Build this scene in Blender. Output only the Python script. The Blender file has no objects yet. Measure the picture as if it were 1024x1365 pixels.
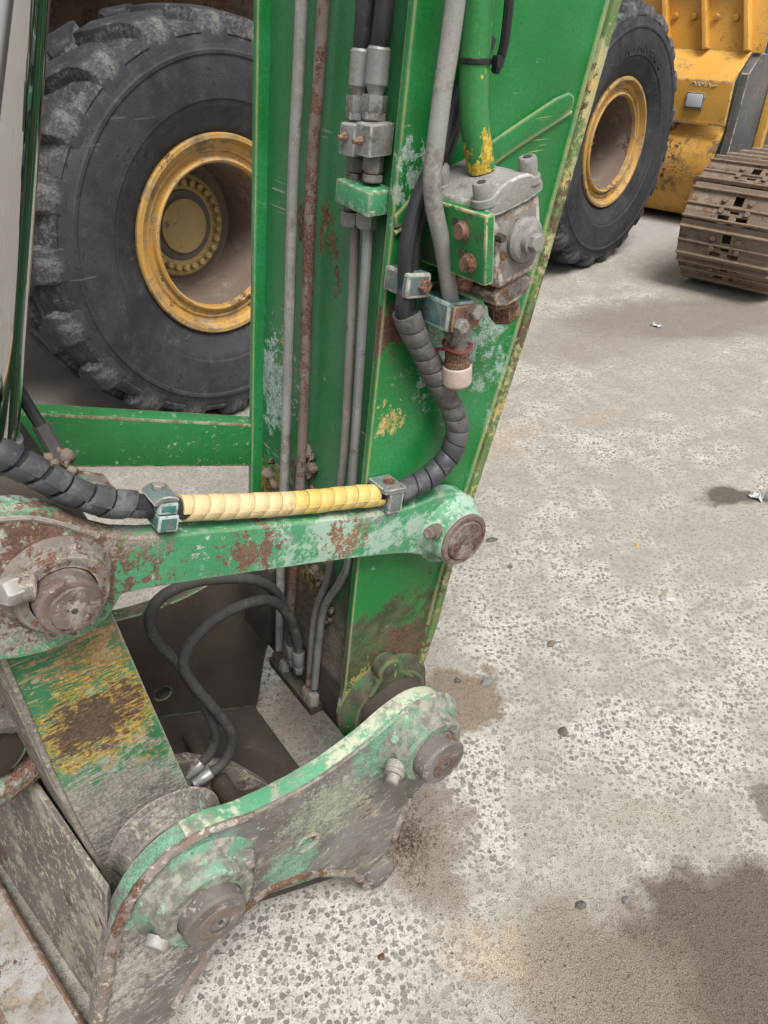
import bpy, bmesh, math, random
from mathutils import Vector, Matrix
R = math.radians
random.seed(7)
scene = bpy.context.scene
COL = scene.collection

# ------------------------------------------------------------------ camera
cam = bpy.data.cameras.new("camera")
cam_ob = bpy.data.objects.new("camera", cam); COL.objects.link(cam_ob)
cam_ob.location = (0, 0, 1.55); cam_ob.rotation_euler = (R(55), 0, 0)
cam.sensor_fit = 'VERTICAL'; cam.sensor_height = 36.0
cam.lens = 36.0 * 1000.0 / 1365.0
cam.clip_start = 0.02; cam.clip_end = 500
scene.camera = cam_ob

# ------------------------------------------------------------------ overcast daylight
SUN_EL, SUN_AZ = 62.0, 158.0          # azimuth measured from the view direction, towards the right
w = bpy.data.worlds.new("World"); scene.world = w; w.use_nodes = True
wn = w.node_tree; wn.nodes.clear()
sky = wn.nodes.new('ShaderNodeTexSky'); sky.sky_type = 'NISHITA'; sky.sun_disc = False
sky.sun_elevation = R(SUN_EL); sky.sun_rotation = R(SUN_AZ); sky.dust_density = 4.0; sky.ozone_density = 0.6
hs = wn.nodes.new('ShaderNodeHueSaturation'); hs.inputs['Saturation'].default_value = 0.25
bg = wn.nodes.new('ShaderNodeBackground'); bg.inputs['Strength'].default_value = 0.11
wo = wn.nodes.new('ShaderNodeOutputWorld')
wn.links.new(sky.outputs[0], hs.inputs['Color']); wn.links.new(hs.outputs[0], bg.inputs['Color'])
wn.links.new(bg.outputs[0], wo.inputs['Surface'])
sun = bpy.data.lights.new("sun", 'SUN'); sun.energy = 2.3; sun.angle = R(26); sun.color = (1.0, 0.965, 0.91)
sun_ob = bpy.data.objects.new("sun", sun); COL.objects.link(sun_ob); sun_ob.location = (0, 0, 8)
sd = Vector((math.sin(R(SUN_AZ)) * math.cos(R(SUN_EL)), math.cos(R(SUN_AZ)) * math.cos(R(SUN_EL)), math.sin(R(SUN_EL))))
sun_ob.rotation_euler = sd.to_track_quat('Z', 'Y').to_euler()
scene.view_settings.view_transform = 'Standard'; scene.view_settings.look = 'None'
scene.view_settings.gamma = 1.0; scene.view_settings.exposure = 0.56
scene.render.engine = 'CYCLES'; scene.cycles.use_denoising = True; scene.cycles.max_bounces = 4; scene.cycles.diffuse_bounces = 3; scene.cycles.glossy_bounces = 3

# ------------------------------------------------------------------ material toolkit
class NT:
    def __init__(s, name):
        s.m = bpy.data.materials.new(name); s.m.use_nodes = True
        s.t = s.m.node_tree; s.t.nodes.clear()
        s.out = s.n('ShaderNodeOutputMaterial'); s.b = s.n('ShaderNodeBsdfPrincipled')
        s.l(s.b.outputs[0], s.out.inputs[0])
        s.geo = s.n('ShaderNodeNewGeometry'); s.tc = s.n('ShaderNodeTexCoord')
        s.obj = s.tc.outputs['Object']; s.pos = s.geo.outputs['Position']
    def n(s, k): return s.t.nodes.new(k)
    def l(s, a, b): s.t.links.new(a, b)
    def put(s, sock, v):
        if hasattr(v, 'is_linked') or isinstance(v, bpy.types.NodeSocket): s.l(v, sock)
        elif isinstance(v, (tuple, list)) and len(v) == 3 and sock.type == 'RGBA': sock.default_value = (*v, 1)
        elif sock.type == 'RGBA' and isinstance(v, (int, float)): sock.default_value = (v, v, v, 1)
        else: sock.default_value = v
    def map(s, vec, scale=(1, 1, 1), rot=(0, 0, 0), loc=(0, 0, 0)):
        m = s.n('ShaderNodeMapping'); s.l(vec, m.inputs['Vector'])
        m.inputs['Scale'].default_value = scale; m.inputs['Rotation'].default_value = rot; m.inputs['Location'].default_value = loc
        return m.outputs[0]
    def noise(s, vec, scale, detail=6, rough=0.6, dist=0.0, col=False):
        k = s.n('ShaderNodeTexNoise'); s.l(vec, k.inputs['Vector'])
        k.inputs['Scale'].default_value = scale; k.inputs['Detail'].default_value = detail
        k.inputs['Roughness'].default_value = rough; k.inputs['Distortion'].default_value = dist
        return k.outputs['Color' if col else 'Fac']
    def voro(s, vec, scale, feature='F1', rnd=1.0, out='Distance'):
        k = s.n('ShaderNodeTexVoronoi'); k.feature = feature; s.l(vec, k.inputs['Vector'])
        k.inputs['Scale'].default_value = scale; k.inputs['Randomness'].default_value = rnd
        return k.outputs[out]
    def step(s, v, a, b):
        k = s.n('ShaderNodeMapRange'); k.interpolation_type = 'SMOOTHSTEP'
        s.put(k.inputs['Value'], v); s.put(k.inputs['From Min'], a); s.put(k.inputs['From Max'], b)
        return k.outputs[0]
    def m2(s, op, a, b=0.0, clamp=False):
        k = s.n('ShaderNodeMath'); k.operation = op; k.use_clamp = clamp
        s.put(k.inputs[0], a); s.put(k.inputs[1], b); return k.outputs[0]
    def mix(s, f, a, b, mode='MIX'):
        k = s.n('ShaderNodeMix'); k.data_type = 'RGBA'; k.blend_type = mode
        s.put(k.inputs[0], f); s.put(k.inputs[6], a); s.put(k.inputs[7], b); return k.outputs[2]
    def vadd(s, a, b, sc):
        k = s.n('ShaderNodeVectorMath'); k.operation = 'MULTIPLY_ADD'
        s.l(b, k.inputs[0]); k.inputs[1].default_value = (sc, sc, sc); s.l(a, k.inputs[2]); return k.outputs[0]
    def bump(s, h, dist, strength=1.0, normal=None):
        k = s.n('ShaderNodeBump'); k.inputs['Distance'].default_value = dist; k.inputs['Strength'].default_value = strength
        s.l(h, k.inputs['Height'])
        if normal is not None: s.l(normal, k.inputs['Normal'])
        return k.outputs[0]
    def edge(s, r=0.006):
        k = s.n('ShaderNodeBevel'); k.samples = 4; k.inputs['Radius'].default_value = r
        d = s.n('ShaderNodeVectorMath'); d.operation = 'DOT_PRODUCT'
        s.l(k.outputs[0], d.inputs[0]); s.l(s.geo.outputs['Normal'], d.inputs[1])
        return s.step(s.m2('SUBTRACT', 1.0, d.outputs['Value']), 0.01, 0.12)
    def fin(s, col, rough, bump=None, metal=0.0, spec=0.5):
        s.put(s.b.inputs['Base Color'], col); s.put(s.b.inputs['Roughness'], rough)
        s.put(s.b.inputs['Metallic'], metal); s.b.inputs['Specular IOR Level'].default_value = spec
        if bump is not None: s.l(bump, s.b.inputs['Normal'])
        return s.m

def thr(a): return 0.74 - 0.48 * a

BEVEL_EDGES = ('green_paint', 'green_paint_flaking', 'mud_caked_steel', 'bucket_link_face', 'worn_grey_plate', 'rusty_pin_boss')
def worn(name, base, base2, chalk=None, primer=None, rust=None, grime=None, edge=None, rough=0.45, seed=0.0,
         scale=1.0, bump=0.0012, scratch=None, stretch=(1, 1, 1), metal=0.0, stain=None, fleck=None, low=None, var=0.35, spec=0.5, fibre=False):
    """paint or steel with layers: chalky rub, primer showing, rust, grime, chipped edges, scratches; each layer (colour, amount)"""
    t = NT(name); v = t.map(t.obj, scale=tuple(scale * k for k in stretch), loc=(seed * 3.1, seed * 1.7, seed * 2.3))
    vi = t.map(t.obj, scale=(scale,) * 3, loc=(seed * 1.1, seed * 2.7, seed))
    big = t.noise(vi, 5, 3, 0.6); fine = t.noise(vi, 190, 3, 0.75); mid = t.noise(v, 24, 5, 0.72)
    c = t.mix(t.step(big, 0.36, 0.66), base, base2)
    c = t.mix(t.m2('MULTIPLY', t.step(fine, .35, .75), var), c, tuple(0.5 * k for k in base))
    h = t.m2('ADD', t.m2('MULTIPLY', fine, 0.35), t.m2('MULTIPLY', mid, 0.5 if bump > .0011 else 0.1))
    ro = t.m2('ADD', rough - 0.1, t.m2('MULTIPLY', mid, 0.2))
    def lay(col, mask, rr, depth=0):
        nonlocal c, ro
        c = t.mix(mask, c, col); ro = t.mix(mask, ro, rr)
    if grime:
        g1 = t.noise(t.map(v, loc=(9, 4, 2)), 10, 6, 0.74); x = t.m2('ADD', t.m2('MULTIPLY', g1, 0.78), t.m2('MULTIPLY', fine, 0.22))
        if low:
            sp = t.n('ShaderNodeSeparateXYZ'); t.l(t.obj, sp.inputs[0])
            x = t.m2('ADD', x, t.m2('MULTIPLY', t.step(sp.outputs[2], low[0], low[1]), low[2]))
        mk = t.step(x, thr(grime[1]) - 0.04, thr(grime[1]) + 0.06)
        gc = t.mix(t.step(mid, 0.38, 0.64), tuple(0.42 * k for k in grime[0]), grime[0])
        lay(gc, t.m2('MULTIPLY', mk, 0.92), 0.9)
    if chalk:
        k1 = t.noise(t.map(v, loc=(3, 7, 1)), 16, 6, 0.8)
        x = t.m2('ADD', t.m2('MULTIPLY', k1, 0.6), t.m2('MULTIPLY', t.noise(t.map(vi, loc=(1, 2, 8)), 3.5, 1, 0.5), 0.4))
        lay(chalk[0], t.m2('MULTIPLY', t.step(x, thr(chalk[1]), thr(chalk[1]) + 0.06), 0.85), 0.7)
    if fleck:
        k1 = t.noise(t.map(vi, scale=(.8, 1, 1.2), rot=(0, .6, 0), loc=(6, 2, 7)), 44, 5, 0.82); x = t.m2('ADD', t.m2('MULTIPLY', k1, 0.62), t.m2('MULTIPLY', mid, 0.38))
        lay(fleck[0], t.m2('MULTIPLY', t.step(x, thr(fleck[1]), thr(fleck[1]) + 0.025), 0.9), 0.75)
    if scratch:
        for i, (rz, ry) in enumerate(((0.5, 0.9), (1.9, -0.5))):
            sv = t.map(vi, scale=(8, 8, 330), rot=(ry, rz + ry, 0.3 * i), loc=(i * 5.3, i, seed))
            gate = t.step(t.noise(t.map(vi, loc=(i * 4, 9, i)), 7, 1, 0.6), thr(scratch[1]), thr(scratch[1]) + 0.08)
            lay(scratch[0], t.m2('MULTIPLY', t.step(t.noise(sv, 1.0, 2, 0.6), 0.64, 0.68), gate), 0.6)
    if primer:
        p1 = t.noise(t.map(v, loc=(12, 3, 5)), 26, 5, 0.75)
        x = t.m2('ADD', t.m2('MULTIPLY', p1, 0.5), t.m2('MULTIPLY', t.noise(t.map(vi, loc=(5, 5, 1)), 4.5, 1, 0.5), 0.5))
        lay(primer[0], t.step(x, thr(primer[1]), thr(primer[1]) + 0.02), 0.65)
    if rust:
        r1 = t.noise(t.map(v, loc=(2, 13, 6)), 19, 6, 0.76)
        x = t.m2('ADD', t.m2('MULTIPLY', r1, 0.6), t.m2('MULTIPLY', t.noise(t.map(vi, loc=(8, 1, 4)), 4.0, 1, 0.5), 0.4))
        rc = t.mix(t.step(fine, 0.35, 0.68), tuple(0.35 * k for k in rust[0]), tuple(min(1, 1.5 * k) for k in rust[0]))
        rm = t.step(x, thr(rust[1]), thr(rust[1]) + 0.03); lay(rc, rm, 0.92); h = t.m2('ADD', h, t.m2('MULTIPLY', rm, 0.3))
    if stain:
        dv = t.vadd(t.vadd(t.obj, t.noise(t.obj, 14, 3, 0.7, col=True), 0.10), t.noise(t.map(t.obj, scale=(1, 1, .35), rot=(0, .7, 0)), 90, 2, .7, col=True), 0.06)
        fib = t.noise(t.map(vi, scale=(34, 34, 190), rot=(0.2, 0.85, 0.1)), 1.0, 4, 0.75) if fibre else t.noise(t.map(vi, loc=(3, 3, 9)), 48, 5, 0.8)
        for x, y, z, r, lo, col in stain:
            d = t.n('ShaderNodeVectorMath'); d.operation = 'DISTANCE'; t.l(dv, d.inputs[0]); d.inputs[1].default_value = (x + .08, y + .08, z + .08)
            k = t.m2('ADD', fib, t.m2('MULTIPLY', t.m2('MAXIMUM', t.m2('SUBTRACT', 1.0, t.m2('DIVIDE', d.outputs['Value'], r)), -0.6), 0.42))
            lay(t.mix(t.step(t.m2('ADD', t.m2('MULTIPLY', fine, .6), t.m2('MULTIPLY', mid, .4)), .40, .62), tuple(.5 * q for q in col), tuple(1.15 * q for q in col)), t.step(k, lo + .20, lo + .235), 0.85)
    if edge:
        if name in BEVEL_EDGES: e = t.edge(0.007)
        else:
            at_ = t.n('ShaderNodeAttribute'); at_.attribute_name = 'edge'; e = at_.outputs['Fac']
        en = t.noise(vi, 34, 4, 0.75)
        ec = t.mix(t.step(mid, 0.42, 0.6), edge[0], edge[1])
        lay(ec, t.step(t.m2('MULTIPLY', e, t.m2('ADD', 0.35, en)), 0.72, 0.86) if name not in BEVEL_EDGES else t.step(t.m2('MULTIPLY', e, t.m2('ADD', 0.35, en)), 0.40, 0.58), 0.7)
    return t.fin(c, ro, t.bump(h, bump), metal, spec)

GREEN = (0.014, 0.18, 0.038); GREEN2 = (0.030, 0.26, 0.080)
TEALCH = (0.34, 0.48, 0.38); YEL = (0.55, 0.33, 0.05); RUST = (0.16, 0.075, 0.042); MUD = (0.17, 0.135, 0.10); GREY = (0.27, 0.255, 0.235)
M = {}
M['green'] = worn('green_paint', GREEN, GREEN2, grime=((0.10, 0.10, 0.045), 0.10), low=(.56, .08, .44), chalk=(TEALCH, 0.32), primer=(YEL, 0.17), rust=(RUST, 0.18), edge=((0.5, 0.42, 0.2), (0.3, 0.36, 0.26)), scratch=((0.5, 0.45, 0.2), 0.22), fleck=((0.40, 0.46, 0.33), 0.20), rough=0.30, seed=1, var=.5, stain=((.10, -.195, .80, .18, .55, (.33, .45, .36)), (.0, -.195, 1.05, .14, .62, (.34, .46, .38)), (-.02, -.195, .85, .06, .44, (.15, .075, .05)), (-.03, -.195, .72, .07, .60, (.5, .42, .15)), (.0, -.195, .22, .14, .50, (.14, .085, .05)), (-.09, -.195, .16, .10, .46, (.42, .36, .08))))
M['green_front'] = worn('green_paint_dull', grime=((0.145, 0.115, 0.085), 0.16), low=(.56, .10, .46), base=(0.03, 0.175, 0.06), base2=(0.045, 0.21, 0.085), chalk=(TEALCH, 0.30), fleck=((0.36, 0.42, 0.33), 0.12), stain=((-.10, .17, .66, .16, .46, (.42, .52, .48)), (-.11, .16, .42, .12, .44, (.42, .28, .06)), (-.11, .14, .39, .10, .46, (.13, .09, .06)), (-.10, .03, .52, .11, .48, (.13, .095, .07)), (-.12, -.02, .30, .11, .46, (.40, .28, .06)), (-.12, -.03, .26, .12, .46, (.11, .08, .06)), (-.12, -.12, .16, .18, .44, (.2, .165, .13))), primer=(YEL, 0.2), rust=(RUST, 0.2), edge=((0.4, 0.38, 0.2), (0.16, 0.12, 0.09)), scratch=((0.45, 0.42, 0.25), 0.2), rough=0.40, seed=2.2, var=.45, stretch=(1, 1, 0.6))
M['green_dark'] = worn('green_paint_muddy', (0.022, 0.11, 0.03), (0.03, 0.13, 0.04), grime=((0.10, 0.08, 0.055), 0.62), chalk=(TEALCH, 0.2), primer=((0.42, 0.33, 0.05), 0.26), rust=(RUST, 0.26), edge=((.08, .13, .05), (0.14, 0.11, 0.07)), rough=0.6, seed=3, scale=1.6, stretch=(1, 1, 0.5))
M['green_link'] = worn('green_paint_flaking', (0.05, 0.27, 0.115), (0.075, 0.31, 0.145), fleck=((0.46, 0.50, 0.41), 0.36), grime=((0.36, 0.37, 0.32), 0.38), chalk=((0.36, 0.50, 0.40), 0.50), primer=((0.40, 0.36, 0.22), 0.22), rust=((0.19, 0.115, 0.08), 0.24), edge=((0.5, 0.47, 0.38), (0.24, 0.14, 0.09)), rough=0.5, seed=4, bump=0.002, scale=1.5, var=.5, stain=((-.33, -.02, .28, .16, .42, (0.38, 0.355, 0.305)), (-.27, -.02, .29, .22, .52, (0.18, 0.10, 0.07)), (-.20, -.02, .30, .12, .54, (0.29, 0.255, 0.21)), (-.06, -.02, .19, .10, .56, (.2, .11, .075)), (.10, -.02, .15, .10, .58, (.3, .16, .1))))
M['green_far'] = worn('green_paint_far_link', (0.024, 0.20, 0.05), (0.035, 0.24, 0.07), fleck=((.40, .47, .38), .34), chalk=((0.4, 0.5, 0.4), 0.36), scale=1.6, primer=(YEL, 0.24), rust=(RUST, 0.18), edge=((0.35, 0.3, 0.2), (0.2, 0.13, 0.09)), rough=0.42, seed=5.5)
M['rusty_boss'] = worn('rusty_pin_boss', (0.25, 0.22, 0.185), (0.15, 0.12, 0.10), scale=1.8, fleck=((0.46, 0.42, 0.36), 0.34), var=.6, grime=((0.32, 0.295, 0.25), 0.5), chalk=((0.10, 0.28, 0.16), 0.34), rust=((0.17, 0.085, 0.058), 0.42), edge=((0.45, 0.40, 0.34), (0.17, 0.09, 0.06)), rough=0.75, seed=6, bump=0.002)
M['pin'] = worn('rusty_pin', (0.19, 0.14, 0.115), (0.115, 0.08, 0.066), scale=1.8, fleck=((0.38, 0.33, 0.28), 0.34), var=.6, grime=((0.34, 0.29, 0.25), 0.44), rust=((0.14, 0.075, 0.055), 0.38), edge=((0.38, 0.32, 0.27), (0.2, 0.12, 0.09)), rough=0.7, seed=7, bump=0.0016)
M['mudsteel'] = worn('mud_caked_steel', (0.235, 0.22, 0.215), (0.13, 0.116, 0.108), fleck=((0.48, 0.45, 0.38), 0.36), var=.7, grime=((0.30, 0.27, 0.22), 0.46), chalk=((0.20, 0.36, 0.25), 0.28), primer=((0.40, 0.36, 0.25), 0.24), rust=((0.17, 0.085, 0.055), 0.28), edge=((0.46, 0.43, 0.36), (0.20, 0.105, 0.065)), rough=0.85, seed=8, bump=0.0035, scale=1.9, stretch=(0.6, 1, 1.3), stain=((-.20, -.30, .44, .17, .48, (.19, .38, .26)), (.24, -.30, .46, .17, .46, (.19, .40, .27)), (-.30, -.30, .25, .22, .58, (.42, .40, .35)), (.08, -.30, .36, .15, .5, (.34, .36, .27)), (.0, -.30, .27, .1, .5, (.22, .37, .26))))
M['mudgreen'] = worn('scuffed_coupler_boss', (0.12, 0.31, 0.19), (0.18, 0.37, 0.25), grime=((0.34, 0.31, 0.265), 0.60), chalk=((0.30, 0.50, 0.37), 0.4), primer=((0.4, 0.37, 0.24), 0.3), rust=((0.17, 0.09, 0.06), 0.28), edge=((0.46, 0.43, 0.34), (0.22, 0.15, 0.1)), rough=0.75, seed=9, bump=0.0025, scale=2.0, fleck=((.46, .46, .38), .28), var=.6)
M['speckplate'] = worn('tan_speckled_plate', (0.36, 0.30, 0.22), (0.28, 0.22, 0.16), scale=1.4, fleck=((.10, .085, .07), .42), grime=((.42, .36, .27), .4), rust=((.17, .09, .05), .36), edge=((.2, .11, .07), (.16, .09, .06)), rough=.9, seed=64, bump=.003)
M['oilmud'] = worn('oily_black_mud', (0.036, 0.028, 0.023), (0.06, 0.048, 0.04), grime=((0.10, 0.082, 0.066), 0.35), rust=((0.09, 0.055, 0.035), 0.3), rough=0.75, seed=61, bump=0.003)
M['greenpart'] = worn('green_paint_small_parts', GREEN, GREEN2, chalk=(TEALCH, 0.3), rust=(RUST, 0.28), grime=((.10, .10, .055), .42), scale=1.6, edge=((0.42, 0.4, 0.2), (0.2, 0.26, 0.16)), rough=0.45, seed=62)
M['greypin'] = worn('worn_grey_pin', (0.20, 0.18, 0.17), (0.13, 0.112, 0.104), scale=1.8, grime=((0.29, 0.255, 0.215), 0.4), fleck=((0.42, 0.39, 0.35), 0.36), rust=((0.15, 0.085, 0.06), 0.28), edge=((0.45, 0.42, 0.38), (0.24, 0.2, 0.17)), rough=0.7, seed=63, bump=0.0016, var=.6)
M['mudedge'] = worn('scuffed_coupler_edge', (0.09, 0.32, 0.17), (0.14, 0.38, 0.22), grime=((0.42, 0.39, 0.32), 0.48), chalk=((0.55, 0.55, 0.42), 0.44), rust=((0.2, 0.1, 0.06), 0.25), rough=0.75, seed=10, bump=0.002)
M['rim_rust'] = worn('rust_brown_rim', (0.20, 0.145, 0.115), (0.24, 0.205, 0.175), scale=1.8, grime=((0.36, 0.33, 0.29), 0.46), fleck=((0.5, 0.47, 0.41), 0.4), rust=((0.17, 0.085, 0.05), 0.40), rough=0.85, seed=11, bump=0.003)
M['greyplate'] = worn('worn_grey_plate', fleck=((0.48, 0.43, 0.33), 0.42), var=.7, base=(0.19, 0.17, 0.148), base2=(0.125, 0.108, 0.092), grime=((0.33, 0.285, 0.20), 0.30), chalk=((0.34, 0.305, 0.25), 0.44), rust=((0.12, 0.075, 0.05), 0.28), edge=((0.4, 0.37, 0.32), (0.2, 0.16, 0.13)), rough=0.85, seed=12, bump=0.0035, scale=1.8, stretch=(1.3, 0.7, 1.0))
M['shademud'] = worn('shade_darkened_mud', (0.042, 0.032, 0.026), (0.07, 0.056, 0.046), grime=((0.12, 0.10, 0.083), 0.34), rust=((0.08, 0.05, 0.036), 0.3), edge=((0.12, 0.3, 0.14), (0.2, 0.2, 0.14)), rough=0.85, seed=13, bump=0.003)  # muddy steel with the shade of the coupler interior put into its colour
M['link_face'] = worn('bucket_link_face', fibre=True, base=(0.022, 0.15, 0.05), base2=(0.08, 0.235, 0.125), fleck=((0.36, 0.33, 0.26), 0.33), low=(.22, .0, .22), grime=((0.36, 0.30, 0.24), 0.33), chalk=((0.30, 0.40, 0.30), 0.42), primer=((0.36, 0.25, 0.07), 0.25), rust=((0.20, 0.12, 0.075), 0.26), edge=((0.42, 0.38, 0.33), (0.2, 0.15, 0.12)), scratch=((0.42, 0.33, 0.18), 0.75), rough=0.6, seed=14, bump=0.002, stain=((0.01, -.178, .46, .15, .56, (0.36, 0.24, 0.11)), (-0.01, -.178, .33, .125, .42, (0.50, 0.33, 0.06)), (-0.012, -.178, .335, .105, .46, (0.12, 0.075, 0.045)), (-.03, -.178, .10, .22, .44, (.33, .31, .26)), (.02, -.178, .02, .16, .42, (.20, .185, .165))))
M['chalkbar'] = worn('whitened_rusty_bar', (0.40, 0.39, 0.37), (0.27, 0.25, 0.22), scale=2, fleck=((.14, .12, .10), .34), var=.6, grime=((0.33, 0.27, 0.2), 0.46), rust=((0.15, 0.08, 0.05), 0.36), edge=((0.15, 0.085, 0.06), (0.2, 0.12, 0.08)), rough=0.9, seed=15, bump=0.004)
M['lip'] = worn('chipped_back_plate_edge', (0.10, 0.20, 0.06), (0.16, 0.20, 0.08), chalk=((0.46, 0.42, 0.22), 0.5), primer=((0.5, 0.38, 0.14), 0.36), rust=((0.15, 0.085, 0.05), 0.40), rough=0.75, seed=16, scale=4.0)
M['grip'] = worn('galvanised_fitting', (0.30, 0.30, 0.29), (0.21, 0.21, 0.205), grime=((0.24, 0.21, 0.175), 0.4), rust=((0.17, 0.09, 0.06), 0.16), edge=((0.48, 0.47, 0.45), (0.36, 0.35, 0.33)), rough=0.5, seed=17, bump=0.0006, metal=0.35)
M['rustpipe'] = worn('rusty_steel_pipe', (0.15, 0.105, 0.085), (0.19, 0.16, 0.14), grime=((0.28, 0.25, 0.22), 0.34), rust=((0.14, 0.075, 0.05), 0.5), rough=0.8, seed=18, bump=0.0008, scale=2)
M['greypipe'] = worn('dull_grey_pipe', (0.30, 0.295, 0.28), (0.23, 0.225, 0.21), grime=((0.36, 0.34, 0.31), 0.45), chalk=((0.45, 0.44, 0.41), 0.3), rust=((0.2, 0.13, 0.09), 0.15), rough=0.75, seed=19, bump=0.0008, scale=2)
M['steelpipe'] = worn('zinc_pipe', (0.33, 0.34, 0.335), (0.25, 0.255, 0.25), grime=((0.22, 0.2, 0.17), 0.3), rough=0.45, seed=20, bump=0.0004, scale=2, metal=0.4)
M['darkpipe'] = worn('stained_pipe', (0.21, 0.195, 0.18), (0.15, 0.135, 0.12), grime=((0.28, 0.25, 0.22), 0.4), rust=((0.14, 0.08, 0.055), 0.3), rough=0.7, seed=21, bump=0.0006, scale=2)
M['valve'] = worn('dusty_valve_casting', (0.19, 0.17, 0.15), (0.25, 0.235, 0.215), scale=1.8, fleck=((.42, .4, .37), .28), grime=((0.33, 0.31, 0.28), 0.42), rust=((0.17, 0.09, 0.05), 0.46), edge=((0.45, 0.42, 0.38), (0.25, 0.14, 0.09)), rough=0.8, seed=22, bump=0.002)
M['valve_top'] = worn('dusty_flange_casting', (0.22, 0.21, 0.195), (0.29, 0.28, 0.265), scale=1.8, fleck=((.44, .43, .41), .3), grime=((0.35, 0.34, 0.32), 0.42), rust=((0.2, 0.12, 0.08), 0.14), edge=((0.48, 0.47, 0.44), (0.3, 0.28, 0.26)), rough=0.85, seed=23, bump=0.002)
M['rustbolt'] = worn('rusty_bolt', (0.20, 0.11, 0.075), (0.27, 0.17, 0.12), rust=((0.16, 0.075, 0.045), 0.5), edge=((0.33, 0.24, 0.19), (0.2, 0.1, 0.06)), rough=0.8, seed=24, bump=0.001)
M['bolt'] = worn('grey_bolt', (0.36, 0.35, 0.32), (0.27, 0.25, 0.22), grime=((0.32, 0.29, 0.25), 0.42), rust=((0.2, 0.12, 0.08), 0.22), edge=((0.52, 0.5, 0.47), (0.4, 0.38, 0.35)), rough=0.6, seed=25, bump=0.001, metal=0.2)
M['silverbolt'] = worn('silver_bolt', (0.48, 0.49, 0.48), (0.40, 0.41, 0.40), grime=((0.3, 0.28, 0.25), 0.25), rough=0.42, seed=26, bump=0.0004, metal=0.45)
M['clampteal'] = worn('teal_clamp_plastic', (0.025, 0.17, 0.155), (0.045, 0.21, 0.19), scale=2, grime=((0.22, 0.24, 0.22), 0.44), chalk=((0.34, 0.5, 0.46), 0.33), edge=((0.4, 0.48, 0.46), (0.25, 0.3, 0.28)), rough=0.55, seed=27, bump=0.001)
M['clampgrey'] = worn('greyed_teal_clamp', (0.10, 0.155, 0.15), (0.16, 0.20, 0.19), scale=2, grime=((0.24, 0.235, 0.215), 0.45), rust=((0.2, 0.11, 0.07), 0.3), edge=((0.45, 0.44, 0.4), (0.25, 0.2, 0.17)), rough=0.7, seed=28, bump=0.001)
M['capplastic'] = worn('dusty_pink_cap', (0.50, 0.40, 0.35), (0.56, 0.46, 0.40), grime=((0.4, 0.33, 0.28), 0.3), rough=0.6, seed=29, bump=0.0005)
M['yellow'] = worn('yellow_machine_paint', (0.63, 0.32, 0.045), (0.67, 0.37, 0.07), grime=((0.34, 0.22, 0.11), 0.3), rust=((0.16, 0.075, 0.04), 0.22), edge=((0.33, 0.18, 0.07), (0.6, 0.42, 0.18)), scratch=((0.2, 0.09, 0.04), 0.2), rough=0.55, seed=30, scale=0.6, bump=0.002)
M['yellow_low'] = worn('yellow_paint_scraped', (0.60, 0.31, 0.05), (0.64, 0.36, 0.075), grime=((0.26, 0.17, 0.09), 0.42), rust=((0.14, 0.07, 0.04), 0.38), edge=((0.3, 0.17, 0.07), (0.5, 0.34, 0.14)), scratch=((0.18, 0.08, 0.04), 0.5), rough=0.65, seed=31, scale=0.6, bump=0.002)
M['rimyellow'] = worn('wheel_rim_paint', (0.50, 0.285, 0.07), (0.42, 0.24, 0.065), grime=((0.40, 0.285, 0.15), 0.48), rust=((0.14, 0.075, 0.04), 0.27), edge=((0.5, 0.35, 0.13), (0.2, 0.12, 0.06)), rough=0.55, seed=32, scale=0.8, bump=0.0015)
M['rimbrown'] = worn('wheel_barrel_dusty_brown', (0.16, 0.115, 0.09), (0.21, 0.155, 0.12), grime=((0.28, 0.22, 0.17), 0.42), rust=((0.11, 0.06, 0.04), 0.3), rough=0.8, seed=33, scale=0.7)
M['hubpaint'] = worn('hub_paint', (0.33, 0.23, 0.085), (0.39, 0.28, 0.12), grime=((0.13, 0.10, 0.08), 0.28), rust=((0.1, 0.06, 0.05), 0.2), rough=0.65, seed=34, scale=0.8)
M['hubdark'] = worn('hub_bare_ring', (0.10, 0.075, 0.066), (0.13, 0.10, 0.085), grime=((0.2, 0.15, 0.1), 0.3), rough=0.7, seed=35)
M['chassis'] = worn('brown_dirty_chassis', (0.17, 0.10, 0.05), (0.11, 0.075, 0.05), grime=((0.13, 0.10, 0.08), 0.5), rust=((0.12, 0.06, 0.04), 0.4), rough=0.85, seed=36, scale=0.6)
M['track'] = worn('worn_track_steel', (0.18, 0.13, 0.092), (0.22, 0.165, 0.12), grime=((0.27, 0.22, 0.165), 0.42), rust=((0.17, 0.09, 0.05), 0.42), edge=((0.34, 0.235, 0.155), (0.27, 0.19, 0.13)), rough=0.7, seed=37, scale=0.7, bump=0.002)
M['darksteel'] = worn('dark_steel', (0.05, 0.043, 0.038), (0.075, 0.063, 0.054), grime=((0.10, 0.085, 0.07), 0.4), rough=0.8, seed=38)
M['slate'] = worn('dark_grey_side_paint', (0.085, 0.085, 0.088), (0.12, 0.118, 0.115), grime=((0.2, 0.18, 0.16), 0.35), rust=((0.3, 0.19, 0.06), 0.2), edge=((0.4, 0.38, 0.33), (0.3, 0.2, 0.1)), rough=0.6, seed=39, scale=0.5)
M['tarp'] = worn('dark_green_tarp', (0.03, 0.06, 0.05), (0.06, 0.10, 0.085), grime=((0.14, 0.13, 0.1), 0.3), rough=0.7, seed=40, scale=0.4)
M['white'] = worn('white_reflector', (0.66, 0.68, 0.70), (0.58, 0.60, 0.62), grime=((0.45, 0.4, 0.33), 0.3), rough=0.35, seed=41)
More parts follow.
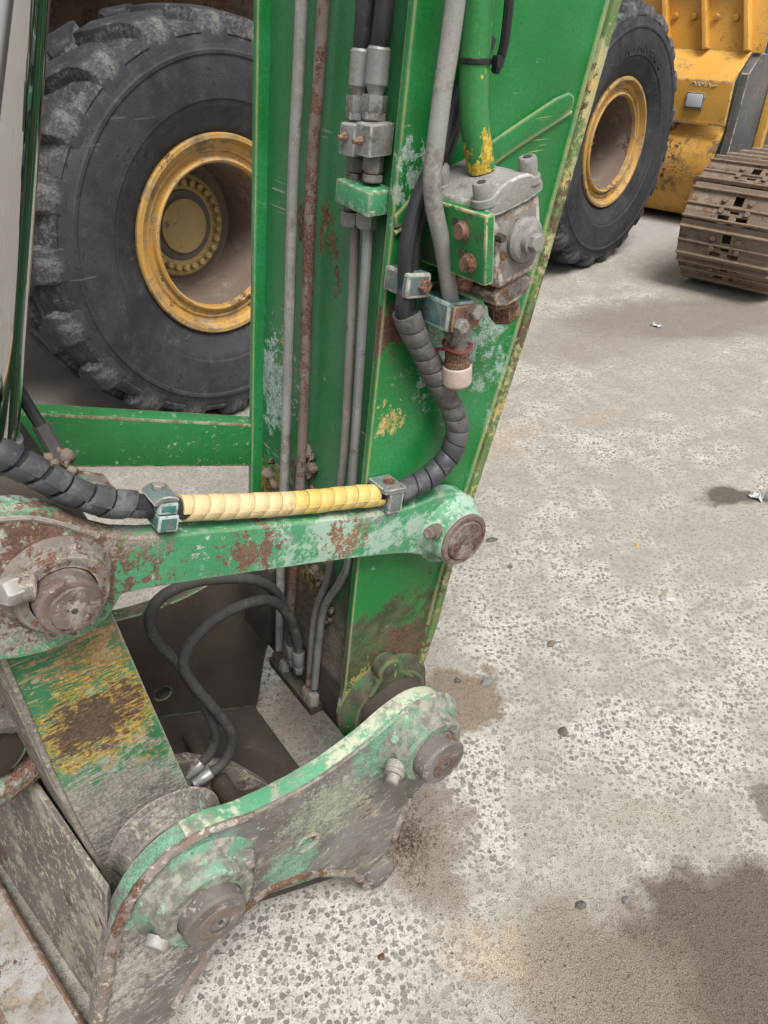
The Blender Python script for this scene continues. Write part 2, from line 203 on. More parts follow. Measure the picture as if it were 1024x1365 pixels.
M['hose'] = worn('black_rubber_hose', (0.022, 0.023, 0.026), (0.032, 0.033, 0.036), grime=((0.085, 0.08, 0.075), 0.34), rough=0.5, seed=42, bump=0.0006, scale=2)
M['hosedust'] = worn('dusty_rubber_hose', (0.05, 0.049, 0.047), (0.075, 0.072, 0.067), grime=((0.14, 0.125, 0.105), 0.42), rough=0.75, seed=43, bump=0.001, scale=2)
M['wrapblack'] = worn('black_spiral_wrap', (0.045, 0.048, 0.055), (0.065, 0.068, 0.075), grime=((0.135, 0.135, 0.14), 0.45), chalk=((0.24, 0.24, 0.245), 0.30), rough=0.5, seed=44, bump=0.0006, scale=1.6)
M['wrapgrey'] = worn('grey_spiral_wrap', (0.105, 0.105, 0.108), (0.135, 0.133, 0.132), grime=((0.17, 0.16, 0.15), 0.45), chalk=((0.25, 0.245, 0.24), 0.3), rough=0.6, seed=45, bump=0.0006, scale=1.6)
M['wrapcream'] = worn('cream_spiral_wrap', (0.66, 0.50, 0.26), (0.70, 0.56, 0.33), grime=((0.55, 0.40, 0.2), 0.2), rough=0.5, seed=46, bump=0.0004)
M['wrapyellow'] = worn('yellow_spiral_wrap', (0.64, 0.45, 0.10), (0.66, 0.50, 0.18), grime=((0.5, 0.34, 0.12), 0.26), rough=0.5, seed=47, bump=0.0004)
M['soil'] = worn('dry_soil', (0.21, 0.165, 0.125), (0.15, 0.115, 0.09), grime=((0.25, 0.2, 0.16), 0.4), rough=0.95, seed=48, bump=0.004)
M['stone'] = worn('grey_stone', (0.24, 0.23, 0.215), (0.17, 0.16, 0.15), grime=((0.3, 0.27, 0.22), 0.4), rough=0.9, seed=49, bump=0.002)
M['darkstone'] = worn('dark_stone', (0.10, 0.09, 0.08), (0.14, 0.125, 0.11), grime=((0.2, 0.18, 0.15), 0.3), rough=0.9, seed=50, bump=0.002)
M['paper'] = worn('scrap_paper', (0.52, 0.52, 0.51), (0.42, 0.42, 0.42), grime=((0.4, 0.37, 0.33), 0.25), rough=0.7, seed=51)
M['blacktape'] = worn('black_plastic', (0.015, 0.015, 0.016), (0.022, 0.022, 0.023), rough=0.45, seed=52)
M['redwire'] = worn('dull_red_tie', (0.22, 0.06, 0.05), (0.15, 0.05, 0.04), rough=0.7, seed=53)
M['yellowpaint'] = worn('yellow_bare_paint', (0.58, 0.38, 0.05), (0.5, 0.32, 0.05), grime=((0.3, 0.2, 0.08), 0.3), rough=0.6, seed=54)
M['pipegreen'] = worn('green_pipe_chipped', (0.03, 0.20, 0.05), (0.045, 0.24, 0.07), chalk=((0.4, 0.46, 0.4), 0.34), primer=((0.58, 0.40, 0.06), 0.27), stain=((-.025, -.0, .175, .045, .46, (.6, .42, .05)),), rust=(RUST, 0.12), rough=0.42, seed=55, stretch=(1.4, 1.4, 0.6))

def chrome():
    t = NT('chrome_rod'); s = t.noise(t.map(t.obj, scale=(1, 1, 0.02)), 300, 2, 0.6)
    return t.fin((0.52, 0.52, 0.535), t.m2('ADD', 0.03, t.m2('MULTIPLY', s, 0.04)), None, 1.0)
M['chrome'] = chrome()

def rubber(name, dust, seed):
    t = NT(name); v = t.map(t.obj, loc=(seed, seed * 2, seed))
    f = t.noise(v, 110, 3, 0.75); b = t.noise(v, 3.2, 5, 0.68); m = t.noise(v, 17, 5, 0.72)
    c = t.mix(t.step(b, .35, .65), (0.021, 0.022, 0.025), (0.046, 0.047, 0.051))
    c = t.mix(t.m2('MULTIPLY', t.step(m, 0.46, 0.70), 0.45), c, (0.072, 0.073, 0.077))
    d = t.m2('ADD', t.m2('MULTIPLY', f, .45), t.m2('MULTIPLY', m, .55))
    if dust > .5:
        pass
    vx = t.n('ShaderNodeSeparateXYZ'); t.l(t.obj, vx.inputs[0])
    rad = t.m2('SQRT', t.m2('ADD', t.m2('MULTIPLY', vx.outputs[0], vx.outputs[0]), t.m2('MULTIPLY', vx.outputs[2], vx.outputs[2])))
    gro = t.m2('MULTIPLY', t.step(rad, .640, .690), t.step(rad, .752, .738))     # dust packed in the tread grooves, tops polished by wear
    d = t.m2('ADD', t.m2('MULTIPLY', t.m2('SUBTRACT', d, .5), t.m2('SUBTRACT', 1.0, t.m2('MULTIPLY', gro, .45))), t.m2('ADD', .5, t.m2('MULTIPLY', gro, .115)))
    c = t.mix(t.m2('MULTIPLY', t.step(d, 0.60 - dust * .04, 0.74 - dust * .04), 0.8), c, (0.215, 0.208, 0.19))
    s1 = t.noise(t.map(v, scale=(5, 5, 70), rot=(0.6, 0.8, 0.4)), 1, 2, 0.5)
    c = t.mix(t.m2('MULTIPLY', t.step(s1, 0.72, 0.74), 0.35), c, (0.17, 0.165, 0.16))
    cr = t.step(t.m2('ABSOLUTE', t.m2('SUBTRACT', t.noise(v, 9, 4, 0.65, 0.6), 0.5)), 0.012, 0.0)
    c = t.mix(t.m2('MULTIPLY', cr, t.step(b, .52, .6)), c, (0.012, 0.012, 0.013))
    return t.fin(c, 0.75, t.bump(t.m2('ADD', t.m2('MULTIPLY', f, 0.5), t.m2('MULTIPLY', m, 0.5)), 0.004), 0, 0.35)
M['tyre'] = rubber('tyre_rubber', 0.15, 1.0)
M['tread'] = rubber('tread_rubber_dusty', 0.75, 5.0)

def concrete():
    t = NT('exposed_aggregate_concrete'); p = t.pos
    pw = t.vadd(p, t.noise(p, 75, 2, 0.6, col=True), 0.013)
    big = t.noise(p, 1.1, 4, 0.62); med = t.noise(t.map(p, loc=(3, 1, 0)), 6.0, 6, 0.72); fin = t.noise(p, 120, 3, 0.75); fin2 = t.noise(t.map(p, loc=(7, 2, 0)), 420, 2, 0.7)
    def stones(scale, lo, hi, loc):
        v = t.map(pw, scale=(1, 1, 0.02), loc=loc)
        k = t.n('ShaderNodeTexVoronoi'); t.l(v, k.inputs['Vector']); k.inputs['Scale'].default_value = scale; k.voronoi_dimensions = '2D'
        sep = t.n('ShaderNodeSeparateColor'); t.l(k.outputs['Color'], sep.inputs[0])
        r = t.m2('ADD', lo, t.m2('MULTIPLY', sep.outputs[0], hi - lo))
        return t.step(k.outputs['Distance'], r, t.m2('SUBTRACT', r, 0.07)), sep.outputs[1]
    s1, v1 = stones(66, 0.06, 0.50, (0, 0, 0)); s2, v2 = stones(150, 0.05, 0.52, (5, 3, 0))
    paste = t.mix(t.step(fin, .3, .7), (0.42, 0.40, 0.36), (0.70, 0.685, 0.64))
    st1 = t.mix(v1, (0.135, 0.132, 0.125), (0.27, 0.25, 0.22)); st2 = t.mix(v2, (0.20, 0.19, 0.17), (0.36, 0.33, 0.285))
    paste = t.mix(t.m2('MULTIPLY', t.step(t.noise(t.map(p, loc=(4, 9, 0)), 14, 4, .7), .42, .66), .75), paste, (0.42, 0.395, 0.345))
    c = t.mix(t.m2('MULTIPLY', s2, 0.85), paste, st2); c = t.mix(t.m2('MULTIPLY', s1, .95), c, st1)
    stone = s1
    # sandy dirt film, heavier in the hollows and thinned where traffic polished the white paste
    film = t.m2('ADD', t.m2('MULTIPLY', big, 0.40), t.m2('ADD', t.m2('MULTIPLY', med, 0.44), t.m2('MULTIPLY', fin, 0.16)))
    dirtc = t.mix(t.step(fin2, .42, .60), (0.21, 0.195, 0.168), (0.50, 0.468, 0.405))
    dirtc = t.mix(t.m2('MULTIPLY', t.step(med, .42, .62), .6), dirtc, (0.29, 0.262, 0.215))
    pd = t.vadd(t.vadd(p, t.noise(p, 3.2, 4, 0.65, col=True), 0.36), t.noise(p, 30, 2, 0.65, col=True), 0.05)
    def spot(x, y, rx, ry, ang, soft):
        v = t.map(pd, loc=(-x - .205, -y - .205, 0)); v = t.map(v, rot=(0, 0, -ang)); v = t.map(v, scale=(1 / rx, 1 / ry, 0))
        ln = t.n('ShaderNodeVectorMath'); ln.operation = 'LENGTH'; t.l(v, ln.inputs[0]); return t.step(ln.outputs['Value'], 1.0, 1.0 - soft)
    for x, y, rx, ry, an, am in ((-.12, .68, .34, .20, 0, .10), (.20, 1.08, .11, .26, .2, .10), (.64, 1.20, .42, .20, .3, .075), (.36, 1.5, .20, .24, 0, .055), (1.15, 2.75, .5, .28, .2, .06), (.64, 1.85, .20, .36, .6, .065), (-.5, 1.3, .4, .4, 0, .03)):
        film = t.m2('SUBTRACT', film, t.m2('MULTIPLY', spot(x, y, rx, ry, an, .6), am))
    f1 = t.m2('ADD', t.m2('MULTIPLY', t.step(film, 0.40, 0.52), 0.74), 0.12)
    c = t.mix(f1, c, dirtc)
    cov = f1
    def blob(x, y, rx, ry, ang, col, amt, soft=0.45):
        nonlocal c, cov
        mk = t.m2('MULTIPLY', spot(x, y, rx, ry, ang, soft), amt)
        c = t.mix(mk, c, t.mix(t.step(fin2, .38, .64), tuple(.55 * k for k in col), tuple(1.45 * k for k in col))); cov = t.m2('MAXIMUM', cov, t.m2('MULTIPLY', mk, 0.8))
    OR = (0.46, 0.31, 0.19)
    blob(0.68, 0.63, .36, .29, 0.1, (0.118, 0.090, 0.068), 0.93, .28)      # dark damp earth, bottom right
    blob(0.42, 0.62, .22, .30, 0.2, (0.235, 0.195, 0.155), 0.85, .5)
    blob(0.20, 1.36, .155, .15, 0.3, (0.215, 0.168, 0.118), 0.86, .22)     # damp sand by the coupler
    blob(0.09, 0.93, .12, .17, 0.2, (0.23, 0.19, 0.155), 0.85, .45)
    blob(0.20, 0.72, .15, .08, -0.5, OR, 0.38, .8)
    blob(1.75, 4.15, 1.0, .42, 0.15, (0.19, 0.16, 0.13), 0.72, .5)      # dark tracked dirt by the crawler
    blob(1.0, 3.7, .55, .35, 0.2, (0.25, 0.215, 0.18), 0.55, .7)
    blob(1.31, 2.30, .14, .09, 0.0, (0.10, 0.08, 0.065), 0.9, .5)
    blob(0.50, 2.75, .22, .16, 0.5, OR, 0.30, .8)
    blob(0.95, 2.95, .18, .08, 0.5, OR, 0.25, .8)
    blob(-0.25, 1.30, .22, .2, 0.5, (0.36, 0.27, 0.18), 0.45, .8)
    blob(-1.2, 3.1, 1.0, .8, 0.5, (0.20, 0.175, 0.155), 0.75, .6)
    blob(1.0, 6.0, 2.4, 1.1, 0.4, (0.40, 0.395, 0.385), 0.65, .5)          # pale smooth slab beyond
    blob(0.9, 1.06, .07, .08, 0.0, (0.16, 0.135, 0.11), 0.8, .4)
    blob(0.60, 1.0, .14, .09, 0.1, (0.33, 0.31, 0.24), 0.3, .8)
    # dark specks
    k = t.n('ShaderNodeTexVoronoi'); k.voronoi_dimensions = '2D'; t.l(pw, k.inputs['Vector']); k.inputs['Scale'].default_value = 15
    c = t.mix(t.m2('MULTIPLY', t.step(k.outputs['Distance'], 0.05, 0.03), 0.55), c, (0.07, 0.06, 0.05))
    h = t.m2('ADD', t.m2('MULTIPLY', stone, -0.35), t.m2('ADD', t.m2('MULTIPLY', fin, 0.7), t.m2('MULTIPLY', fin2, 0.3)))
    return t.fin(c, 0.92, t.bump(h, 0.005), 0, 0.3)
M['concrete'] = concrete()

# ------------------------------------------------------------------ mesh toolkit
def link(o): COL.objects.link(o); return o
ORG = {}
def thing(name, label, cat, loc=(0, 0, 0), rz=0.0, group=None):
    """an Empty at the base of a thing; loc is given in the frame turned by rz about the world origin"""
    o = link(bpy.data.objects.new(name, None)); o.empty_display_size = 0.05
    o.rotation_euler = (0, 0, rz); o.location = Matrix.Rotation(rz, 3, 'Z') @ Vector(loc)
    o['label'] = label; o['category'] = cat
    if group: o['group'] = group
    ORG[o.name] = Vector(loc); return o

def frame(d):
    d = Vector(d).normalized(); u = Vector((0, 0, 1)) if abs(d.z) < 0.9 else Vector((1, 0, 0))
    x = u.cross(d).normalized(); return x, d.cross(x), d

def catmull(pts, n):
    P = [Vector(p) for p in pts]; out = []
    for i in range(len(P) - 1):
        a, b, c, d = P[max(i - 1, 0)], P[i], P[i + 1], P[min(i + 2, len(P) - 1)]
        for k in range(n):
            u = k / n
            out.append(0.5 * (2 * b + (c - a) * u + (2 * a - 5 * b + 4 * c - d) * u * u + (3 * b - a - 3 * c + d) * u ** 3))
    out.append(P[-1]); return out

def chaikin(poly, n=1):
    for _ in range(n):
        o = []
        for i in range(len(poly)):
            a, b = poly[i], poly[(i + 1) % len(poly)]
            o += [(a[0] * .75 + b[0] * .25, a[1] * .75 + b[1] * .25), (a[0] * .25 + b[0] * .75, a[1] * .25 + b[1] * .75)]
        poly = o
    return poly

class MB:
    def __init__(s): s.v = []; s.f = []
    def add(s, vs, fs):
        o = len(s.v); s.v += [tuple(v) for v in vs]; s.f += [tuple(i + o for i in f) for f in fs]; return s
    def hexa(s, p):     # 8 corners: bottom loop then top loop
        return s.add(p, [(3, 2, 1, 0), (4, 5, 6, 7), (0, 1, 5, 4), (1, 2, 6, 5), (2, 3, 7, 6), (3, 0, 4, 7)])
    def box(s, a0, a1, c0, c1, z0, z1, rot=None, mid=None):
        p = [Vector(q) for q in ((a0, c0, z0), (a1, c0, z0), (a1, c1, z0), (a0, c1, z0), (a0, c0, z1), (a1, c0, z1), (a1, c1, z1), (a0, c1, z1))]
        if rot is not None:
            m = Vector(mid) if mid else Vector(((a0 + a1) / 2, (c0 + c1) / 2, (z0 + z1) / 2)); p = [m + rot @ (q - m) for q in p]
        return s.hexa(p)
    def prism(s, poly, c0, c1, far=None):       # polygon in (a, z), swept along c
        n = len(poly); far = far or poly
        vs = [(a, c0, z) for a, z in poly] + [(a, c1, z) for a, z in far]
        fs = [tuple(range(n)), tuple(range(2 * n - 1, n - 1, -1))] + [(i, n + i, n + (i + 1) % n, (i + 1) % n) for i in range(n)]
        return s.add(vs, fs)
    def lathe(s, prof, o, d, n=32, caps=(True, True), ph=0.0):  # prof: (along axis, radius)
        x, y, d = frame(d); o = Vector(o); vs = []; fs = []
        for sx, r in prof:
            for k in range(n):
                t = 2 * math.pi * k / n + ph; vs.append(o + d * sx + (x * math.cos(t) + y * math.sin(t)) * r)
        m = len(prof)
        for i in range(m - 1):
            for k in range(n): fs.append((i * n + k, i * n + (k + 1) % n, (i + 1) * n + (k + 1) % n, (i + 1) * n + k))
        if caps[0]: fs.append(tuple(range(n - 1, -1, -1)))
        if caps[1]: fs.append(tuple(range((m - 1) * n, m * n)))
        return s.add(vs, fs)
    def cyl(s, o, d, l, r, n=24, ch=0.0, ph=0.0):
        p = [(0, r - ch), (ch, r), (l - ch, r), (l, r - ch)] if ch else [(0, r), (l, r)]
        return s.lathe(p, o, d, n, ph=ph)
    def hexnut(s, o, d, l, r, ph=0.0): return s.lathe([(0, r), (l * .8, r), (l, r * .84)], o, d, 6, ph=ph)
    def tube(s, pts, r, n=12, sub=6, cap=True):
        P = catmull(pts, sub) if sub > 1 else [Vector(p) for p in pts]
        rr = r if callable(r) else (lambda u: r); vs = []; fs = []; m = len(P)
        T = [(P[min(i + 1, m - 1)] - P[max(i - 1, 0)]).normalized() for i in range(m)]
        x, y, _ = frame(T[0])
        for i in range(m):
            x = (x - T[i] * x.dot(T[i])).normalized(); y = T[i].cross(x)
            for k in range(n):
                t = 2 * math.pi * k / n; vs.append(P[i] + (x * math.cos(t) + y * math.sin(t)) * rr(i / (m - 1)))
        for i in range(m - 1):
            for k in range(n): fs.append((i * n + k, i * n + (k + 1) % n, (i + 1) * n + (k + 1) % n, (i + 1) * n + k))
        if cap: fs += [tuple(range(n - 1, -1, -1)), tuple(range((m - 1) * n, m * n))]
        return s.add(vs, fs)
    def mesh(s, name, org=(0, 0, 0), bevel=0.0, seg=2, ang=30, jit=0.0):
        bm = bmesh.new(); o = Vector(org)
        bv = [bm.verts.new(Vector(v) - o) for v in s.v]
        for f in s.f:
            try: bm.faces.new([bv[i] for i in f])
            except ValueError: pass
        bmesh.ops.remove_doubles(bm, verts=bm.verts, dist=1e-5)
        bmesh.ops.recalc_face_normals(bm, faces=bm.faces)
        if bevel:
            es = [e for e in bm.edges if len(e.link_faces) == 2 and e.calc_face_angle(0) > R(28)]
            lay = bm.faces.layers.float.new('edge')
            for f in bmesh.ops.bevel(bm, geom=es, offset=bevel, segments=seg, profile=0.6, affect='EDGES', clamp_overlap=True)['faces']: f[lay] = 1.0
        if jit:
            for v in bm.verts: v.co += Vector((random.uniform(-jit, jit), random.uniform(-jit, jit), random.uniform(-jit, jit)))
        for f in bm.faces: f.smooth = True
        for e in bm.edges:
            if len(e.link_faces) == 2: e.smooth = e.calc_face_angle(0) < R(ang)
        me = bpy.data.meshes.new(name); bm.to_mesh(me); bm.free(); return me
    def build(s, name, mat, parent=None, bevel=0.0, seg=2, ang=30, jit=0.0, up=None):
        """one mesh object; geometry is written in the frame of the thing and stored relative to its base"""
        root = parent
        while root is not None and root.parent is not None: root = root.parent
        me = s.mesh(name, ORG.get(root.name, (0, 0, 0)) if root else (0, 0, 0), bevel, seg, ang, jit); me.materials.append(M[mat])
        o = link(bpy.data.objects.new(name, me)); o.parent = parent; return o

def solo(mb, name, mat, label, cat, loc, rz=0.0, group=None, **k):
    """a thing that is one mesh"""
    me = mb.mesh(name, loc, **k); me.materials.append(M[mat]); o = link(bpy.data.objects.new(name, me))
    o.rotation_euler = (0, 0, rz); o.location = Matrix.Rotation(rz, 3, 'Z') @ Vector(loc)
    o['label'] = label; o['category'] = cat
    if group: o['group'] = group
    return o

def arc(cx, cz, r, a0, a1, n):
    return [(cx + r * math.cos(R(a0 + (a1 - a0) * i / n)), cz + r * math.sin(R(a0 + (a1 - a0) * i / n))) for i in range(n + 1)]

# ------------------------------------------------------------------ ground
g = MB(); N = 8
g.add([(-60 + 120 * i / N, -20 + 120 * j / N, 0) for j in range(N + 1) for i in range(N + 1)],
      [(j * (N + 1) + i, j * (N + 1) + i + 1, (j + 1) * (N + 1) + i + 1, (j + 1) * (N + 1) + i) for j in range(N) for i in range(N)])
go = g.build('ground', 'concrete'); go['kind'] = 'structure'; go['label'] = 'worn concrete yard with exposed aggregate and dirt patches'

# ------------------------------------------------------------------ wheel loader behind (frame p forward, q away, z)
LH = R(46.7)
TYRE_SH = [(-.30, .345), (-.31, .375), (-.28, .40), (-.245, .45)]
def tyre_mesh():
    # axis q: 0 = rim plane on the near side, positive = away
    near = [(.03, .345), (.0, .372), (-.022, .41), (-.040, .455), (-.0445, .462), (-.0465, .475), (-.0535, .482), (-.060, .53), (-.0615, .575), (-.058, .612), (-.0625, .618), (-.0625, .628), (-.055, .634), (-.048, .655), (-.040, .672), (-.043, .678), (-.036, .690), (-.010, .705), (.06, .712), (.20, .716)]
    full = near + [(.40 - q, r) for q, r in reversed(near[:-1])]
    m = MB(); m.lathe(full, (0, 0, 0), (0, 1, 0), 96, caps=(False, False)); return m
def lug_mesh(side):
    # one tread bar: shoulder block on the sidewall edge, then a bar slanting to the middle of the tread
    secs = [(-.050, 0.2, 3.0, .668, .640, 4.4), (-.045, 0.0, 3.9, .704, .655, 5.0), (-.026, -0.2, 4.3, .733, .68, 5.4), (.008, -0.4, 4.5, .747, .69, 5.6), (.060, -1.2, 4.5, .754, .70, 5.6), (.085, -3.0, 4.6, .756, .70, 5.6), (.14, -6.4, 4.0, .757, .70, 5.0), (.215, -9.2, 3.2, .757, .70, 4.4)]
    m = MB(); vs = []; fs = []
    for q, tc, ht, rt, rb, hb in secs:
        for th, r in ((tc - hb, rb), (tc - ht, rt), (tc + ht, rt), (tc + hb, rb)):
            t = R(th); qq = q if side < 0 else .40 - q
            vs.append((r * math.sin(t), qq, r * math.cos(t)))
    for i in range(len(secs) - 1):
        for k in range(3): fs.append((i * 4 + k, i * 4 + k + 1, i * 4 + 5 + k, i * 4 + 4 + k))
    fs += [(3, 2, 1, 0), tuple(range(len(vs) - 4, len(vs)))]
    return m.add(vs, fs)
TY = tyre_mesh().mesh('tyre', ang=25); TY.materials.append(M['tyre'])
LUGA = lug_mesh(-1).mesh('tread_lug', bevel=.006, seg=2, ang=40); LUGA.materials.append(M['tread'])
LUGB = lug_mesh(1).mesh('tread_lug', bevel=.006, seg=2, ang=40); LUGB.materials.append(M['tread'])
rimm = MB().lathe([(.05, .352), (.012, .368), (-.012, .371), (-.02, .366), (-.020, .352), (-.006, .346), (.014, .338), (.018, .318), (.010, .309), (.022, .303), (.024, .288), (.004, .284), (-.002, .276), (.004, .268), (.026, .265)], (0, 0, 0), (0, 1, 0), 72, caps=(False, False))
RIM = rimm.mesh('rim', ang=35); RIM.materials.append(M['rimyellow'])
BAR = MB().lathe([(.026, .265), (.06, .262), (.18, .258), (.29, .252), (.30, .19)], (0, 0, 0), (0, 1, 0), 64, caps=(False, False)).mesh('rim_barrel'); BAR.materials.append(M['rimbrown'])
HUB = MB().lathe([(.32, .205), (.272, .205), (.262, .195), (.262, .110)], (0, 0, 0), (0, 1, 0), 64, caps=(False, False)).mesh('hub_flange', ang=35); HUB.materials.append(M['hubpaint'])
HRG = MB().lathe([(.264, .140), (.256, .135), (.256, .104), (.264, .100)], (0, 0, 0), (0, 1, 0), 64, caps=(False, False)).mesh('hub_ring', ang=35); HRG.materials.append(M['hubdark'])
CAP = MB().lathe([(.262, .108), (.244, .105), (.240, .088), (.238, 0.004)], (0, 0, 0), (0, 1, 0), 48, caps=(False, True)).mesh('hub_cap', ang=35); CAP.materials.append(M['hubpaint'])
NUT = MB().lathe([(.0, .0175), (-.004, .0175), (-.006, .0145), (-.024, .0138), (-.028, .010)], (0, .262, 0), (0, 1, 0), 12).mesh('wheel_nut'); NUT.materials.append(M['hubpaint'])

loader = thing('wheel_loader', 'yellow wheel loader with big grey tyres standing behind the green arm', 'loader', (3.3, 2.9, 0), LH)
def part(name, me, parent, loc=(0, 0, 0), rot=(0, 0, 0)):
    o = link(bpy.data.objects.new(name, me)); o.parent = parent; o.location = loc; o.rotation_euler = rot; return o
def wheel(p, q, z, ph):
    L = Vector((p, q, z)) - ORG[loader.name]
    ty = part('tyre', TY, loader, L)
    n = 20
    for k in range(n):
        part('tread_lug', LUGA, ty, rot=(0, R(360 * k / n + ph), 0)); part('tread_lug', LUGB, ty, rot=(0, R(360 * (k + .5) / n + ph), 0))
    ri = part('rim', RIM, loader, L); part('rim_barrel', BAR, ri)
    hb = part('hub_flange', HUB, loader, L); part('hub_ring', HRG, hb); part('hub_cap', CAP, hb)
    for k in range(26):
        a = R(360 * k / 26); part('wheel_nut', NUT, hb, (.166 * math.cos(a), 0, .166 * math.sin(a)))
    return ty, ri
t1, r1 = wheel(1.757, 2.531, .748, 4); t1['label'] = 'large scuffed tyre with dusty tread, nearer wheel'
t2, r2 = wheel(4.75, 2.50, .742, 11); t2['label'] = 'large grey tyre, farther wheel'
# mud lump inside the far rim
m = MB().lathe([(-.06, .004), (-.05, .018), (0, .026), (.05, .02), (.065, .004)], (4.75 - .19, 2.50 - .005, .742 + .255), (.75, 0, .65), 10); m.build('dried_mud', 'rimyellow', r2, jit=.006)
m = MB(); m.box(.4, 2.9, 3.1, 4.4, .55, 1.15); m.box(3.5, 5.3, 3.15, 4.35, .5, 1.1); m.box(2.7, 3.7, 3.4, 4.1, .6, 1.3); m.build('chassis', 'chassis', loader, bevel=.03)
m = MB(); m.cyl((1.757, 2.86, .748), (0, 1, 0), .4, .2); m.build('axle', 'darksteel', loader)
m = MB(); m.cyl((4.75, 2.83, .742), (0, 1, 0), .4, .2); m.build('axle', 'darksteel', loader)
m = MB(); m.box(.7, 3.0, 2.85, 4.5, 1.62, 1.75); m.box(.2, 3.0, 3.15, 4.4, 1.15, 2.4); m.build('engine_hood', 'chassis', loader, bevel=.03)
m = MB(); m.prism([(3.8, 1.75), (5.1, 1.35), (5.95, .95), (5.98, 1.25), (5.2, 1.72), (3.9, 2.15)], 3.0, 3.12); m.build('lift_arm', 'chassis', loader, bevel=.015)
m = MB(); m.prism([(4.05, 1.58), (5.45, 1.58), (5.55, 1.50), (5.57, 1.54), (5.47, 1.63), (4.05, 1.63)], 2.62, 3.1); m.build('mudguard', 'chassis', loader, bevel=.008)
# raised sidewall lettering on the farther tyre
def letters(txt, R0, a0, da, size, parent, mat):
    for i, ch in enumerate(txt):
        cu = bpy.data.curves.new('letter', 'FONT'); cu.body = ch; cu.size = size; cu.extrude = .0025; cu.align_x = 'CENTER'
        tmp = bpy.data.objects.new('tmp', cu); link(tmp); bpy.context.view_layer.update()
        me = bpy.data.meshes.new_from_object(tmp.evaluated_get(bpy.context.evaluated_depsgraph_get()))
        bpy.data.objects.remove(tmp); bpy.data.curves.remove(cu)
        me.name = 'raised_letter'; me.materials.append(M[mat]); a = R(a0 - da * i)
        o = part('raised_letter', me, parent, (R0 * math.cos(a), -.0590, R0 * math.sin(a)))
        o.rotation_euler = Matrix.Rotation(R(90), 4, 'X').to_euler(); o.rotation_euler = (Matrix.Rotation(math.pi / 2 - a, 4, 'Y') @ Matrix.Rotation(R(90), 4, 'X')).to_euler()
letters('TRIANGLE', .500, 112, 8.5, .085, t2, 'hose')

# ------------------------------------------------------------------ loader bucket in front of the far wheel
bk = thing('loader_bucket', 'yellow loader bucket back with ribbed top and curved lower shell', 'bucket', (6.1, 3.4, 0), LH)
Q0, Q1 = 2.35, 4.6
def shell(prof, q0, q1, th=.02): # open profile (p, z) as a plate
    n = len(prof); vs = []; fs = []
    for q in (q0, q1):
        vs += [(p, q, z) for p, z in prof] + [(p + th, q, z) for p, z in prof]
    k = 2 * n
    for i in range(n - 1):
        fs += [(i, i + 1, k + i + 1, k + i), (n + i, k + n + i, k + n + i + 1, n + i + 1), (i, n + i, n + i + 1, i + 1), (k + i, k + i + 1, k + n + i + 1, k + n + i)]
    fs += [(0, k, k + n, n), (n - 1, 2 * n - 1, k + 2 * n - 1, k + n - 1)]
    return MB().add(vs, fs)
shell([(6.26, 1.17), (6.34, 1.62)], Q0 - .08, Q1).build('top_flange', 'yellow', bk, bevel=.004)
shell([(6.30, 1.60), (6.22, 1.64), (6.24, 1.68)], Q0 + .06, Q1).build('top_lip', 'yellow', bk, bevel=.004)
for q in (2.42, 2.72, 3.02, 3.32): MB().box(6.215, 6.30, q, q + .03, 1.17, 1.60, rot=Matrix.Rotation(R(8), 3, 'Y') @ Matrix.Rotation(R(-18), 3, 'X')).build('rib', 'yellow', bk, bevel=.003)
for q in (2.52, 2.66, 2.83, 2.97, 3.13): MB().lathe([(0, .022), (-.015, .022), (-.022, .015)], (6.285, q, 1.375), (1, 0, .1), 10).build('bolt', 'yellow', bk)
shell([(6.26, 1.175), (6.10, 1.05), (6.06, 1.00), (6.07, .72)], Q0, Q1, .03).build('upper_beam', 'yellow', bk, bevel=.012, seg=3)
MB().box(6.058, 6.068, Q0 + .003, Q1, .722, .738).build('seam_strip', 'rimyellow', bk)
shell(arc(6.38, .42, .35, 118, 200, 14) + [(6.12, .17), (6.22, .06), (6.4, .02), (6.8, .02)], Q0 + .02, Q1, .03).build('curved_shell', 'yellow_low', bk)
MB().prism([(6.09, .36), (6.13, .72), (6.15, 1.05), (6.30, 1.17), (6.85, 1.12), (7.05, .3), (6.9, .1), (6.3, .1)], Q0 - .06, Q0 - .001).build('side_plate', 'slate', bk, bevel=.006)
MB().prism([(6.16, .33), (6.90, .25), (6.90, .31), (6.17, .39)], Q0 - .085, Q0 - .062).build('side_wear_strip', 'slate', bk, bevel=.004)
MB().prism([(6.55, .38), (6.62, .38), (6.66, 1.14), (6.59, 1.15)], Q0 - .12, Q0 - .064).build('side_rib', 'yellow', bk, bevel=.004)
rf = MB().box(6.045, 6.062, 2.53, 2.665, .82, .925).build('lamp_frame', 'slate', bk, bevel=.004); MB().box(6.036, 6.046, 2.54, 2.655, .832, .915).build('white_lens', 'white', rf, bevel=.004)
sc = MB()
x0 = 2.66
for pts in ([(0, .03), (-.025, .045), (-.04, .03), (-.028, .02)], [(-.05, .02), (-.06, .045), (-.07, .02)], [(-.08, .02), (-.085, .045), (-.097, .03), (-.108, .045), (-.112, .02)], [(-.122, .02), (-.14, .04), (-.15, .02)], [(-.16, .022), (-.2, .03)]):
    sc.tube([(6.0575, x0 + a, .945 + z) for a, z in pts], .0028, 5, 3)
sc.build('chalk_mark', 'paper', bk)

